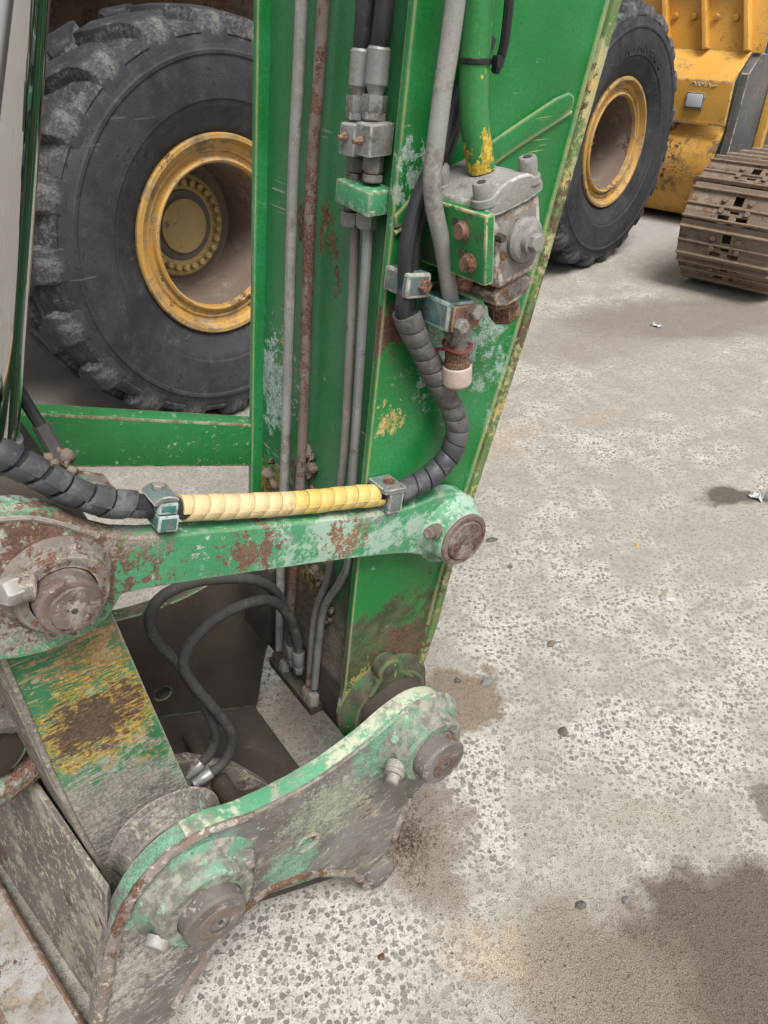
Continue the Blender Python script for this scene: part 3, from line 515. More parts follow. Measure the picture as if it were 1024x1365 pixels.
# ------------------------------------------------------------------ crawler track at right
tk = thing('crawler_track', 'rusty brown steel crawler track with grouser shoes at right edge', 'track', (5.3, 1.62, 0), LH)
TC, TR, PIT = (4.935, .375), .325, .200
def track_pos(s): # arc length from the bottom tangent, going round the front and back along the top -> (p, z, tangent angle)
    L = math.pi * TR
    if s < 0: return TC[0] - s, TC[1] - TR, math.pi
    if s < L:
        a = -math.pi / 2 - s / TR; return TC[0] + TR * math.cos(a), TC[1] + TR * math.sin(a), a - math.pi / 2
    return TC[0] + (s - L), TC[1] + TR - .05 * (s - L), -0.05
def shoe_mb():
    m = MB(); h = PIT / 2; w0, w1 = 1.33, 1.90; mid = (w0 + w1) / 2
    # local x along travel, z outward; plate with two oval gaps and an open slot at the joint
    m.box(-h + .004, -h + .045, w0, mid - .085, 0, .014); m.box(-h + .004, -h + .045, mid + .085, w1, 0, .014); m.box(-h + .012, -h + .045, mid - .02, mid + .02, 0, .014)
    for x0, x1 in ((-h + .045, -.01), (-.01, h - .03)):
        m.box(x0, x1, w0, mid - .026, 0, .0145); m.box(x0, x1, mid + .026, w1, 0, .0145)
        m.box(x0, x0 + .014, mid - .034, mid + .034, 0, .014); m.box(x1 - .014, x1, mid - .034, mid + .034, 0, .014)
    m.box(h - .03, h + .006, w0, w1, -.006, .010)
    for x, hh in ((-h + .012, .034), (-.012, .026), (h - .028, .034)):
        m.hexa([(x - .009, w0, .01), (x + .009, w0, .01), (x + .009, w1, .01), (x - .009, w1, .01), (x - .005, w0, hh), (x + .005, w0, hh), (x + .005, w1, hh), (x - .005, w1, hh)])
    return m
SHOE = shoe_mb().mesh('track_shoe', bevel=.0025, seg=1); SHOE.materials.append(M['track'])
SBOLT = MB().hexnut((0, 0, .013), (0, 0, 1), .016, .017).mesh('shoe_bolt'); SBOLT.materials.append(M['track'])
ORG['x'] = ORG[tk.name]
for k in range(-5, 12):
    p, z, a = track_pos(k * PIT + .06)
    if p > 6.35: continue
    o = part('track_shoe', SHOE, tk, Vector((p, 0, z)) - Vector((ORG[tk.name].x, ORG[tk.name].y, 0)), (0, 0, 0))
    tx = Vector((math.cos(a), 0, math.sin(a))); tz = Vector((-math.sin(a), 0, math.cos(a)))
    if (Vector((p, 0, z)) - Vector((TC[0] + (0 if p < TC[0] + .01 else p - TC[0]), 0, TC[1]))).dot(tz) < 0: tz = -tz
    ty = tz.cross(tx); mm = Matrix((tx, ty, tz)).transposed()
    if ty.y < 0: tx = -tx; ty = tz.cross(tx); mm = Matrix((tx, ty, tz)).transposed()
    o.rotation_euler = mm.to_euler()
    for x in (-.033, .028):
        for q in (-.075, .075): part('shoe_bolt', SBOLT, o, (x, 1.615 + q, 0))
m = MB(); m.lathe([(0, .30), (.06, .30), (.06, .27), (.18, .27), (.18, .30), (.24, .30)], (TC[0], 1.495, TC[1]), (0, 1, 0), 40); m.build('idler_wheel', 'darksteel', tk, bevel=.005)
m = MB(); m.box(TC[0] + .1, 7.0, 1.5, 1.73, .12, .56); m.build('track_frame', 'darksteel', tk, bevel=.01)
for k in range(-5, 12):
    p, z, a = track_pos(k * PIT + .06 + PIT * .5)
    if p < 6.35: MB().cyl((p, 1.53, z) if p > TC[0] + .01 else (TC[0] + (p - TC[0]) * .93, 1.53, TC[1] + (z - TC[1]) * .93), (0, 1, 0), .17, .026, 10).build('link_bushing', 'track', tk)

def container(x, y, rz, mat, label):  # out-of-view container, added only to give the chrome rod something to reflect
    t_ = thing('reflection_container', label, 'container', (0, 0, 0), 0, 'unseen containers added for the chrome to reflect'); t_.location = (x, y, 0); t_.rotation_euler = (0, 0, rz)
    n = 60; prof = []
    for i in range(n): prof.append((-3.0 + 6.0 * i / (n - 1), (.0, .0, .035, .035)[i % 4]))
    vs = [(a, -1.2 + b, z) for z in (.15, 2.45) for a, b in prof]
    m_ = MB().add(vs, [(i, i + 1, n + i + 1, n + i) for i in range(n - 1)]); m_.box(-2.99, 2.99, -1.16, 1.2, .16, 2.44); m_.build('wall', mat, t_)
    for z in (0, 2.45): MB().box(-3.05, 3.05, -1.24, 1.22, z, z + .15).build('rail', mat, t_, bevel=.01)
    for a in (-3.04, 2.94): MB().box(a, a + .1, -1.23, -1.1, .151, 2.449).build('corner_post', mat, t_, bevel=.01)
M['blue'] = worn('blue_container_paint', (.03, .07, .17), (.04, .09, .2), rust=(RUST, .25), rough=.5, seed=70, scale=.3)
M['brown'] = worn('brown_container_paint', (.17, .06, .035), (.21, .08, .05), rust=(RUST, .3), rough=.5, seed=71, scale=.3)
container(-1.8, -5.2, R(188), 'blue', 'unseen blue container added for chrome reflections, behind the viewer')
container(-6.8, -2.4, R(118), 'brown', 'unseen brown container added for chrome reflections, beyond the left edge')

# dark tarpaulin-covered load, top right corner
tb = MB(); rr = random.Random(3); vs = []
tb.lathe([(0, .62), (.3, .72), (.75, .74), (1.15, .66), (1.5, .5), (1.75, .28), (1.85, .05)], (7.9, 2.6, 0), (0, 0, 1), 18)
solo(tb, 'covered_heap', 'tarp', 'dark green covered heap behind the yellow bucket, top right corner', 'heap', (7.9, 2.6, 0), LH, bevel=.0, jit=.06, ang=50)

# ------------------------------------------------------------------ the green excavator arm (frame a along the links, c away from the viewer, z)
PH = R(35.8)
def fa(z): return .43 + .126 * z                       # front plate
LIP = [(.64, .415), (.687, .553), (.713, .67), (.756, .819), (.843, 1.102), (.892, 1.298), (.95, 1.536), (1.10, 2.15)]
CN, CF = .805, 1.192
arm = thing('excavator_arm', 'upright green excavator dipper arm with steel pipes on its front face', 'excavator arm', (.62, 1.0, .30), PH)
ZT = 2.15; DX, DZ = .578, .415
side = [(fa(ZT), ZT)] + [(fa(z), z) for z in (1.5, 1.0, .7, .5)] + [(.478, .43)] + arc(DX, DZ, .102, 190, 330, 8) + [(a - .004, z) for a, z in LIP[1:]]
MB().prism(side, CN, CN + .014).build('side_plate', 'green', arm, bevel=.003)
MB().prism(side, CF - .014, CF).build('side_plate', 'green', arm, bevel=.003)
def ff(z): return fa(z) + .022
MB().hexa([(ff(.40), CN + .0145, .40), (ff(.40), CF - .0145, .40), (ff(.40) + .012, CF - .0145, .40), (ff(.40) + .012, CN + .0145, .40), (ff(ZT), CN + .0145, ZT), (ff(ZT), CF - .0145, ZT), (ff(ZT) + .012, CF - .0145, ZT), (ff(ZT) + .012, CN + .0145, ZT)]).build('front_plate', 'green_front', arm)
bpv = [(a, z) for a, z in LIP] + [(a + .016, z - .002) for a, z in reversed(LIP)]
MB().prism(bpv, CN - .009, CF + .009).build('back_plate', 'lip', arm, bevel=.002)
# recessed band inside the corner and weld beads
MB().tube([(ff(z) - .002, CN + .0165, z) for z in (.5, .8, 1.2, 1.6, ZT)], .006, 8, 4).build('weld_bead', 'green_front', arm)
MB().tube([(a - .004, CN - .0005, z) for a, z in LIP[1:]], .0038, 8, 4).build('weld_bead', 'green', arm)
strap = chaikin([(.594, 1.319), (.70, 1.363), (.80, 1.402), (.885, 1.434), (.903, 1.425), (.898, 1.407), (.80, 1.372), (.70, 1.331), (.596, 1.289)])
MB().prism(strap, CN - .006, CN - .0005).build('doubler_strap', 'green', arm, bevel=.002)
MB().tube([(.596, CN - .002, 1.289), (.70, CN - .002, 1.331), (.80, CN - .002, 1.372), (.90, CN - .002, 1.407)], .0035, 8, 4).build('weld_bead', 'green', arm)
# lower muddy cladding on the tip: boss, collar, lug
MB().lathe([(0, .080), (.006, .090), (.018, .098), (.026, .106)], (DX, CN - .0265, DZ), (0, 1, 0), 40).build('tip_collar', 'green_dark', arm, bevel=.003)
MB().lathe([(0, .070), (.52, .070)], (DX, .735, DZ), (0, 1, 0), 32).build('tip_bush', 'shademud', arm)
MB().prism(arc(DX - .005, DZ + .102, .026, -20, 200, 10) + [(DX - .055, DZ + .06), (DX + .055, DZ + .05)], CN - .032, CN - .001).build('grease_lug', 'green_dark', arm, bevel=.006, seg=3)
MB().lathe([(0, .004), (.001, .0095), (.004, .010)], (DX - .005, CN - .0335, DZ + .104), (0, 1, 0), 16).build('lug_hole', 'darksteel', arm)
tipf = [(fa(.62) - .003, .62), (fa(.62) + .008, .62), (.489, .43), (.482, .37), (.52, .325), (.53, .31), (.505, .325), (.468, .36), (.470, .42)]
MB().prism([(ff(.46) - .004, .46), (ff(.46) + .006, .46), (.51, .40), (.515, .36), (.54, .325), (.54, .308), (.50, .332), (.488, .385)], CN + .016, CF - .016).build('tip_shield', 'oilmud', arm, bevel=.003)
MB().prism([(fa(.58) - .004, .58), (fa(.58) + .021, .58), (fa(.39) + .021, .39), (fa(.39) - .008, .39)], 1.085, CF - .003).build('cover_box', 'oilmud', arm, bevel=.004)
# side-face lower dirt patch plate edge (worn corner strip)
# pipes on the front plate
def fpipe(path, r, mat, name='pipe'): return MB().tube(path, r, 12, 5).build(name, mat, arm)
fpipe([(fa(z) + .004, c, z) for c, z in ((1.060, ZT), (1.060, 1.536), (1.065, 1.30), (1.057, .87), (1.058, .62), (1.05, .40))], .0088, 'greypipe')
fpipe([(fa(z) + .004, c, z) for c, z in ((1.004, ZT), (1.004, 1.536), (1.013, 1.31), (1.001, .86), (1.010, .60), (1.02, .40))], .0088, 'rustpipe')
fpipe([(fa(z) + .004, c, z) for c, z in ((.899, 1.29), (.891, 1.252), (.876, 1.0), (.877, .89), (.89, .70), (.925, .58), (.93, .40))], .0072, 'darkpipe')
fpipe([(fa(z) + .003, c, z) for c, z in ((.862, 1.29), (.860, 1.259), (.848, 1.01), (.844, .90), (.834, .77), (.85, .71), (.895, .62), (.905, .53), (.908, .41))], .0072, 'steelpipe')
# dried mud stuck round the pipes
for z, c, n in ((.86, 1.0, 9), (.84, .985, 6), (.66, .93, 6), (.60, .89, 5), (.72, .935, 5), (.78, 1.12, 4)):
    mm = MB()
    for i in range(n):
        o = Vector((ff(z) - .006, c + random.uniform(-.02, .02), z + random.uniform(-.03, .03))); r = random.uniform(.006, .014)
        mm.lathe([(-r * .6, r * .2), (-r * .3, r * .8), (0, r), (r * .3, r * .8), (r * .6, r * .3)], o, (random.uniform(-1, 1), random.uniform(-1, 1), random.uniform(-1, 1)), 7)
    mm.build('mud_cake', 'soil', arm, jit=.003, ang=60)
# two hose ends, in-line valves, green clamp bar and pipe nuts
ax = Vector((.126, 0, 1)).normalized()
def on(c, z, off): return Vector((fa(z) - off, c, z))
for i, (c0, c1, c2) in enumerate(((.897, .902, .899), (.857, .866, .862))):
    dz = .004 * i
    MB().tube([on(c0 - .01, ZT, .012), on(c0 - .004, 1.75, .012), on(c0, 1.54, .004), on(c1, 1.485 + dz, .0)], .0118, 12, 6).build('hose', 'hose', arm)
    MB().lathe([(0, .0125), (.003, .0145), (.040, .0145), (.044, .012), (.050, .0095), (.056, .0095)], on(c1, 1.487 + dz, 0), -ax, 18).build('hose_sleeve', 'grip', arm)
    MB().hexnut(on(c1, 1.436 + dz, 0), -ax, .021, .0160).build('hose_nut', 'grip', arm)
    MB().hexnut(on(c1, 1.417 + dz, 0), -ax, .010, .0150, .3).build('lock_nut', 'grip', arm)
    v0 = MB(); cc = (.8905, .8555)[i]; v0.box(-.022, .014, cc - .0172, cc + .0172, -.0185, .0185, None)
    v0.v = [(fa(1.389 + dz) + x + .126 * zz, y, 1.389 + dz + zz) for x, y, zz in v0.v]
    vb = v0.build('inline_valve', 'grip', arm, bevel=.0025)
    MB().lathe([(0, .0055), (.004, .0055), (.006, .0035), (.012, .003)], (fa(1.388) - .022, cc + .002, 1.392), (-1, 0, 0), 8).build('valve_screw', 'rustbolt', vb)
    MB().hexnut(on(c2 - .004, 1.370 + dz, 0), -ax, .022, .0135).build('pipe_nut', 'darkpipe', arm)
    MB().hexnut(on(c2 - .004, 1.347 + dz, 0), -ax, .010, .0140, .4).build('pipe_nut', 'darkpipe', arm)
    MB().hexnut(on(c2, 1.309 + dz, 0), -ax, .010, .0120).build('pipe_nut', 'darkpipe', arm)
    MB().hexnut(on(c2, 1.298 + dz, 0), -ax, .019, .0145, .2).build('pipe_nut', 'grip', arm)
v0 = MB().box(-.024, .018, .828, .906, -.0145, .0145)
v0.v = [(fa(1.324) + x + .126 * z, y, 1.324 + z - .08 * (.867 - y)) for x, y, z in v0.v]; v0.build('clamp_bar', 'green_link', arm, bevel=.003)
# manifold at the tip with nuts
MB().box(fa(.37) - .012, fa(.37) + .030, .895, 1.07, .348, .372).build('manifold_block', 'oilmud', arm, bevel=.006)
for c, mt in ((1.05, 'shademud'), (1.02, 'darkpipe'), (.93, 'darkpipe'), (.908, 'darkpipe')):
    MB().hexnut((fa(.38) + .002, c, .370), (0.1, 0, 1), .024, .0135).build('manifold_nut', mt, arm)

# ------------------------------------------------------------------ side-face services (each bolted on, each a thing)
# grey pressure pipe with its clamp and capped end
gp = thing('pressure_pipe', 'bent dull grey pipe ending in a pink cap on the arm side', 'pipe', (.66, .75, 1.08), PH)
MB().tube([(.655, .735, 1.80), (.626, .738, 1.538), (.615, .740, 1.455), (.607, .740, 1.395), (.604, .740, 1.362), (.609, .740, 1.33), (.625, .740, 1.281), (.645, .742, 1.205)], .0110, 16, 8).build('pipe', 'greypipe', gp)
rx = Matrix.Rotation(R(6), 3, 'Y')
cb = MB().box(.624, .672, .722, .785, 1.172, 1.210, rx).build('clamp_block', 'clampteal', gp, bevel=.004)
MB().box(.626, .674, .714, .7215, 1.174, 1.208, rx).build('clamp_plate', 'rustbolt', gp, bevel=.002)
for a, z in ((.638, 1.184), (.663, 1.198)):
    MB().hexnut((a, .714, z), (0, -1, 0), .010, .0105).build('clamp_bolt', 'bolt', gp)
MB().prism([(.606, 1.165), (.70, 1.175), (.70, 1.225), (.606, 1.215)], .786, CN - .001).build('weld_pad', 'greenpart', gp, bevel=.003)
px = Vector((.06, 0, -1)).normalized()
MB().hexnut((.659, .742, 1.174), px, .026, .0185).build('hex_nut', 'grip', gp)
MB().lathe([(0, .015), (.012, .0155), (.014, .0175), (.024, .0175), (.028, .0165), (.030, .0185), (.040, .0195)], (.6605, .742, 1.149), px, 20).build('adapter', 'valve', gp)
MB().lathe([(0, .0195), (.002, .0215), (.026, .0215), (.030, .019)], (.6625, .742, 1.112), px, 24).build('end_cap', 'capplastic', gp, bevel=.001)
MB().tube([(.660 + .019 * math.cos(t), .742 + .019 * math.sin(t), 1.142 + .004 * math.sin(t)) for t in [i * .5 for i in range(13)]] + [(.645, .755, 1.135), (.625, .785, 1.128)], .0028, 6, 3).build('tie', 'redwire', gp)

# load-holding valve
va = thing('hydraulic_valve', 'dusty rust-stained valve block with bolted flange on green bracket', 'valve', (.70, .74, 1.20), PH)
br = MB().box(.628, .643, .665, .803, 1.250, 1.334, Matrix.Rotation(R(-4), 3, 'Y')).build('bracket', 'greenpart', va, bevel=.003)
for c, z in ((.706, 1.308), (.692, 1.272)):
    MB().lathe([(0, .0125), (.004, .0125), (.005, .0105), (.011, .0095)], (.630, c, z), (-1, 0, 0), 12).build('bracket_bolt', 'rustbolt', br)
    MB().lathe([(0, .006), (.0015, .006)], (.6275, c + .014, z + .008), (-1, 0, 0), 10).build('slot', 'darksteel', br)
def tilt(m, ang, mid):
    r = Matrix.Rotation(R(ang), 3, 'Y'); m.v = [tuple(Vector(mid) + r @ (Vector(v) - Vector(mid))) for v in m.v]; return m
MID = (.704, .735, 1.29); TA = -13
tilt(MB().prism([(.662, 1.238), (.730, 1.238), (.744, 1.262), (.744, 1.334), (.661, 1.334), (.656, 1.27)], .684, .788), TA, MID).build('body', 'valve', va, bevel=.011, seg=3)
tilt(MB().prism(chaikin([(.666, 1.205), (.724, 1.205), (.734, 1.237), (.656, 1.237)]), .692, .782), TA, MID).build('lower_neck', 'valve', va, bevel=.006)
bs = tilt(MB().lathe([(0, .027), (.006, .028), (.010, .024), (.012, .016), (.020, .015)], (.708, .6835, 1.290), (0, -1, 0), 24), TA, MID).build('round_plug', 'valve_top', va)
tilt(MB().hexnut((.708, .664, 1.290), (0, -1, 0), .009, .0115), TA, MID).build('plug_hex', 'valve_top', bs)
tilt(MB().lathe([(0, .006), (.010, .005)], (.668, .6835, 1.308), (0, -1, 0), 8), TA, MID).build('bleed_plug', 'darksteel', va)
tilt(MB().hexnut((.710, .735, 1.206), (0, 0, -1), .022, .026), TA, MID).build('lower_hex', 'rustbolt', va, bevel=.001)
tilt(MB().hexnut((.712, .735, 1.185), (0, 0, -1), .026, .023, .4), TA, MID).build('lower_plug', 'rustbolt', va, bevel=.001)
tilt(MB().lathe([(0, .017), (.03, .017), (.034, .014)], (.655, .748, 1.262), (-.3, -.2, -1), 12), TA, MID).build('side_plug', 'rustbolt', va)
# split flange clamp and its cap screws
tilt(MB().prism(chaikin([(.650, 1.3345), (.742, 1.3345), (.745, 1.350), (.734, 1.358), (.718, 1.368), (.680, 1.368), (.662, 1.358), (.648, 1.350)]), .680, .792), TA, MID).build('flange', 'valve_top', va, bevel=.005, seg=3)
for a, c, h in ((.658, .693, .026), (.664, .776, .030), (.731, .692, .030), (.734, .778, .026)):
    s_ = tilt(MB().lathe([(0, .015), (.008, .0145), (.009, .0115), (h - .003, .0115), (h, .010)], (a, c, 1.350), (0, 0, 1), 18), TA, MID).build('cap_screw', 'valve_top', va)
    tilt(MB().lathe([(0, .0056), (.001, .0056)], (a, c, 1.350 + h), (0, 0, 1), 6), TA, MID).build('screw_socket', 'darksteel', s_)
# green pipe into the flange with a black cable tie
el = MB().tube([(.70, .745, 1.85), (.675, .745, 1.66), (.666, .745, 1.54), (.664, .744, 1.47), (.667, .742, 1.42), (.680, .738, 1.365)], lambda u: .0172, 20, 8).build('green_pipe', 'pipegreen', va)
MB().lathe([(0, .0178), (.001, .0190), (.0055, .0190), (.0065, .0178)], (.6645, .744, 1.478), (.04, 0, 1), 24).build('cable_tie', 'blacktape', va)
MB().box(.678, .688, .7215, .7315, 1.475, 1.487).build('cable_tie_head', 'blacktape', va, bevel=.001)
MB().tube([(.695, .722, 1.70), (.688, .720, 1.58), (.687, .722, 1.50), (.688, .735, 1.47)], .0055, 8, 5).build('cable', 'blacktape', va)

# ------------------------------------------------------------------ hose run in spiral wrap: down the arm side, along the link, off to the left
def path_frames(pts, sub):
    P = catmull(pts, sub); D = [0]
    for i in range(1, len(P)): D.append(D[-1] + (P[i] - P[i - 1]).length)
    T = [(P[min(i + 1, len(P) - 1)] - P[max(i - 1, 0)]).normalized() for i in range(len(P))]
    x, y, _ = frame(T[0]); X = []
    for i in range(len(P)):
        x = (x - T[i] * x.dot(T[i])).normalized(); X.append((x.copy(), T[i].cross(x)))
    def at(s):
        s = min(max(s, 0), D[-1] - 1e-6); i = 0
        lo, hi = 0, len(D) - 2
        while lo < hi:
            k = (lo + hi + 1) // 2
            if D[k] <= s: lo = k
            else: hi = k - 1
        u = (s - D[lo]) / (D[lo + 1] - D[lo] + 1e-12)
        return P[lo].lerp(P[lo + 1], u), X[lo][0].lerp(X[lo + 1][0], u), X[lo][1].lerp(X[lo + 1][1], u)
    return at, D[-1]
def spiral(pts, r, pitch, mats, parent, gap=.12, hand=1, jit=.0012, ph=0.0):
    at, L = path_frames(pts, 10); n = int(L / pitch); pitch = L / n
    for k in range(n):
        m = MB(); vs = []; fs = []; N = 28; g0 = gap * random.uniform(.4, 1.5); dr = random.uniform(-jit, jit)
        for i in range(N + 1):
            t = 2 * math.pi * i / N
            for j, (u, rr) in enumerate(((g0 / 2, r - .003), (g0 / 2, r - .0002 + dr), (g0 / 2 + .03, r + .0003 + dr), (.5, r + .0004 + dr), (.97 - g0 / 2, r + .0003 + dr), (1 - g0 / 2, r - .0002 + dr), (1 - g0 / 2, r - .003))):
                p, x, y = at((k + u + (i / N - .5) * .9) * pitch)
                vs.append(p + (x * math.cos(hand * t + ph) + y * math.sin(hand * t + ph)) * rr)
        for i in range(N):
            for j in range(6): fs.append((i * 7 + j, i * 7 + j + 1, i * 7 + 8 + j, i * 7 + 7 + j))
        fs += [tuple(range(6, -1, -1)), tuple(N * 7 + j for j in range(7))]
        m.add(vs, fs).build('wrap_turn', mats if isinstance(mats, str) else mats(k / n), parent, ang=50)

ho = thing('wrapped_hose', 'twin hose in black and yellow spiral wrap running down arm and along link', 'hose', (.50, .78, .89), PH)
up = [(.72, .790, 1.50), (.679, .788, 1.425), (.648, .783, 1.373), (.616, .777, 1.329), (.598, .773, 1.278), (.595, .770, 1.231), (.590, .769, 1.202)]
for dx, dc in ((-.008, -.004), (.010, .006)):
    MB().tube([(a + dx, c + dc, z) for a, c, z in up] + [(.600 + dx * .4, .769, 1.17), (.612, .769, 1.15)], .0108, 12, 6).build('hose', 'hose', ho)
low = [(.591, .769, 1.196), (.600, .769, 1.172), (.612, .769, 1.150), (.645, .768, 1.092), (.677, .767, 1.034), (.693, .767, .990), (.684, .768, .947), (.645, .772, .915), (.588, .778, .904)]
MB().tube(low + [(.56, .781, .908)], .0145, 14, 8).build('inner_hose', 'hose', ho)
spiral(low, .0178, .0255, lambda u: 'wrapgrey' if u < .62 else 'wrapblack', ho, gap=.07, hand=-1)
ly = [(.556, .782, .910), (.50, .783, .927), (.416, .783, .951), (.33, .783, .980), (.245, .783, 1.011)]
MB().tube(ly + [(.20, .784, 1.030), (.185, .785, 1.037)], .0140, 14, 6).build('inner_hose', 'hose', ho)
spiral(ly, .0172, .0215, lambda u: 'wrapyellow' if u < .46 else 'wrapcream', ho, gap=.045, hand=-1, jit=.0005)
ll = [(.202, .785, 1.032), (.186, .785, 1.040), (.153, .785, 1.058), (.119, .785, 1.091), (.09, .786, 1.127), (.05, .79, 1.168), (.0, .80, 1.22), (-.06, .82, 1.27)]
MB().tube(ll, .0140, 14, 8).build('inner_hose', 'hose', ho)
spiral(ll, .0178, .0300, 'wrapblack', ho, gap=.16, hand=-1, jit=.0012)
c1 = MB().box(.208, .234, .756, .796, 1.000, 1.022, Matrix.Rotation(R(17), 3, 'Y')).build('clamp_half', 'clampteal', ho, bevel=.003)
MB().box(.212, .238, .757, .797, 1.0235, 1.040, Matrix.Rotation(R(17), 3, 'Y')).build('clamp_half', 'clampteal', ho, bevel=.004)
MB().prism(chaikin([(.208, 1.046), (.224, 1.051), (.241, 1.042), (.239, 1.037), (.224, 1.044), (.209, 1.040)]), .757, .800).build('clamp_strap', 'clampgrey', ho, bevel=.002)
MB().hexnut((.225, .783, 1.049), (.28, 0, 1), .006, .0085).build('clamp_bolt', 'bolt', ho)
MB().box(.556, .584, .758, .800, .884, .922, Matrix.Rotation(R(10), 3, 'Y')).build('clamp_half', 'clampgrey', ho, bevel=.004)
MB().box(.548, .588, .755, .802, .9225, .930, Matrix.Rotation(R(10), 3, 'Y')).build('clamp_strap', 'clampgrey', ho, bevel=.002)
MB().hexnut((.570, .778, .930), (.16, 0, 1), .007, .009).build('clamp_bolt', 'rustbolt', ho)
MB().box(.578, .616, .750, .802, 1.218, 1.250, Matrix.Rotation(R(8), 3, 'Y')).build('clamp_block', 'clampgrey', ho, bevel=.004)
MB().hexnut((.604, .750, 1.234), (0, -1, 0), .008, .0095).build('clamp_bolt', 'rustbolt', ho)

# ------------------------------------------------------------------ tipping links
AX, AZ, BX, BZ = .083, .978, .690, .797
lk = [(-.050, 1.075), (.0, 1.100), (.058, 1.098), (.100, 1.076), (.132, 1.035), (.170, 1.006), (.259, .976), (.42, .926), (.555, .883), (.62, .875), (.665, .876), (.715, .863), (.745, .832), (.752, .795), (.742, .757), (.712, .735), (.675, .738), (.640, .762), (.594, .789), (.464, .834), (.284, .890), (.150, .930), (.143, .918), (.118, .893), (.06, .884), (.0, .898), (-.05, .935), (-.07, 1.0)]
lk = chaikin(lk)
nl = thing('tipping_link', 'flaking pale green link plate carrying the yellow wrapped hose', 'link', (.39, .78, .72), PH)
MB().prism(lk, .766, .801).build('plate', 'green_link', nl, bevel=.006, seg=3)
MB().lathe([(-.006, .068), (.003, .063), (.008, .059), (.012, .0550), (.022, .0535), (.025, .0505), (.025, .0385), (.014, .038)], (AX, .7655, AZ), (0, -1, 0), 48, caps=(True, False)).build('pin_boss', 'rusty_boss', nl)
pn = MB().lathe([(0, .0365), (.026, .0365), (.030, .0340), (.0305, .030), (.0295, .027), (.029, .004), (.026, .003)], (AX, .745, AZ), (0, -1, 0), 48).build('pin', 'pin', nl)
MB().lathe([(0, .030), (.003, .028)], (AX + .004, .7162, AZ - .004), (0, -1, 0), 24, caps=(False, True)).build('pin_face_rust', 'pin', pn, jit=.0012)
MB().lathe([(0, .004), (.0012, .0035)], (AX + .002, .7132, AZ - .004), (0, -1, 0), 10).build('grease_hole', 'darksteel', pn)
MB().lathe([(-.004, .066), (.006, .060), (.014, .052), (.030, .050), (.034, .047), (.034, .0375), (.024, .0370)], (BX, .7655, BZ), (0, -1, 0), 40, caps=(True, False)).build('pin_boss', 'green_link', nl)
MB().lathe([(0, .047), (.004, .0475), (.007, .045), (.007, .038), (.001, .0375)], (BX, .733, BZ), (0, -1, 0), 40, caps=(False, False)).build('pin_collar', 'pin', nl)
MB().lathe([(0, .0365), (.022, .0365), (.025, .034)], (BX, .748, BZ), (0, -1, 0), 40).build('pin', 'pin', nl)
# cross bolts through the bosses
MB().lathe([(0, .0175), (.018, .0175), (.020, .015)], (.040, .745, 1.010), (.96, -.2, -.2), 20).build('bolt_washer', 'rusty_boss', nl)
MB().hexnut((.042, .743, 1.010), (-.90, -.35, .25), .022, .0165, .2).build('cross_bolt', 'bolt', nl, bevel=.0015)
MB().lathe([(0, .0125), (.016, .0125), (.017, .0095), (.034, .0095), (.036, .007)], (.648, .749, .822), (-.86, -.35, .4), 14).build('cross_bolt', 'pin', nl)
MB().tube([(-.04, .768, 1.084), (.02, .768, 1.089), (.07, .768, 1.078), (.105, .768, 1.055), (.14, .768, 1.022)], .0045, 8, 4).build('weld_bead', 'rusty_boss', nl)

fl = thing('tipping_link', 'clean green square bar link behind, left of the arm', 'link', (.39, 1.20, .72), PH)
MB().hexa([(-.02, 1.182, .965), (.70, 1.182, .712), (.70, 1.230, .712), (-.02, 1.230, .965), (.01, 1.182, 1.058), (.72, 1.182, .795), (.72, 1.230, .795), (.01, 1.230, 1.058)]).build('bar', 'green_far', fl, bevel=.004)
MB().cyl((BX, 1.195, BZ), (0, 1, 0), .06, .055, 28).build('pin_boss', 'green_far', fl, bevel=.003)
MB().cyl((AX - .06, 1.175, AZ + .03), (0, 1, 0), .075, .08, 28).build('pin_boss', 'green_far', fl, bevel=.003)

# ------------------------------------------------------------------ bucket link
bl = thing('bucket_link', 'broad scratched green link with yellow-brown scuff, lower left', 'link', (.09, .99, .36), PH)
near = [(.000, .862), (.025, .93), (.085, .955), (.135, .93), (.140, .872), (.158, .69), (.182, .46), (.200, .36), (.15, .29), (.06, .27), (.025, .310), (.014, .46), (.005, .619)]
far = [(a - (.045 if a < .03 else .012), z) for a, z in near]
MB().prism(near, .812, 1.168, far).build('box_body', 'link_face', bl, bevel=.003)
MB().tube([(a - .001, .811, z) for a, z in ((.002, .875), (.004, .75), (.005, .619), (.012, .47), (.022, .33))], .0042, 8, 4).build('edge_bead', 'greyplate', bl)
MB().prism([(a, z) for a, z in ((-.002, .85), (.004, .619), (.013, .46), (.022, .31), (.016, .31), (.006, .46), (-.003, .619), (-.008, .85))], .818, 1.16, [(a - .045, z) for a, z in ((-.002, .85), (.004, .619), (.013, .46), (.022, .31), (.016, .31), (.006, .46), (-.003, .619), (-.008, .85))]).build('web_plate', 'greyplate', bl)
MB().lathe([(0, .084), (.002, .087), (.04, .090), (.052, .10)], (.128, .762, .366), (0, 1, 0), 40).build('lower_boss', 'link_face', bl)
MB().cyl((AX, .802, AZ), (0, 1, 0), .37, .068, 32).build('upper_barrel', 'shademud', bl)

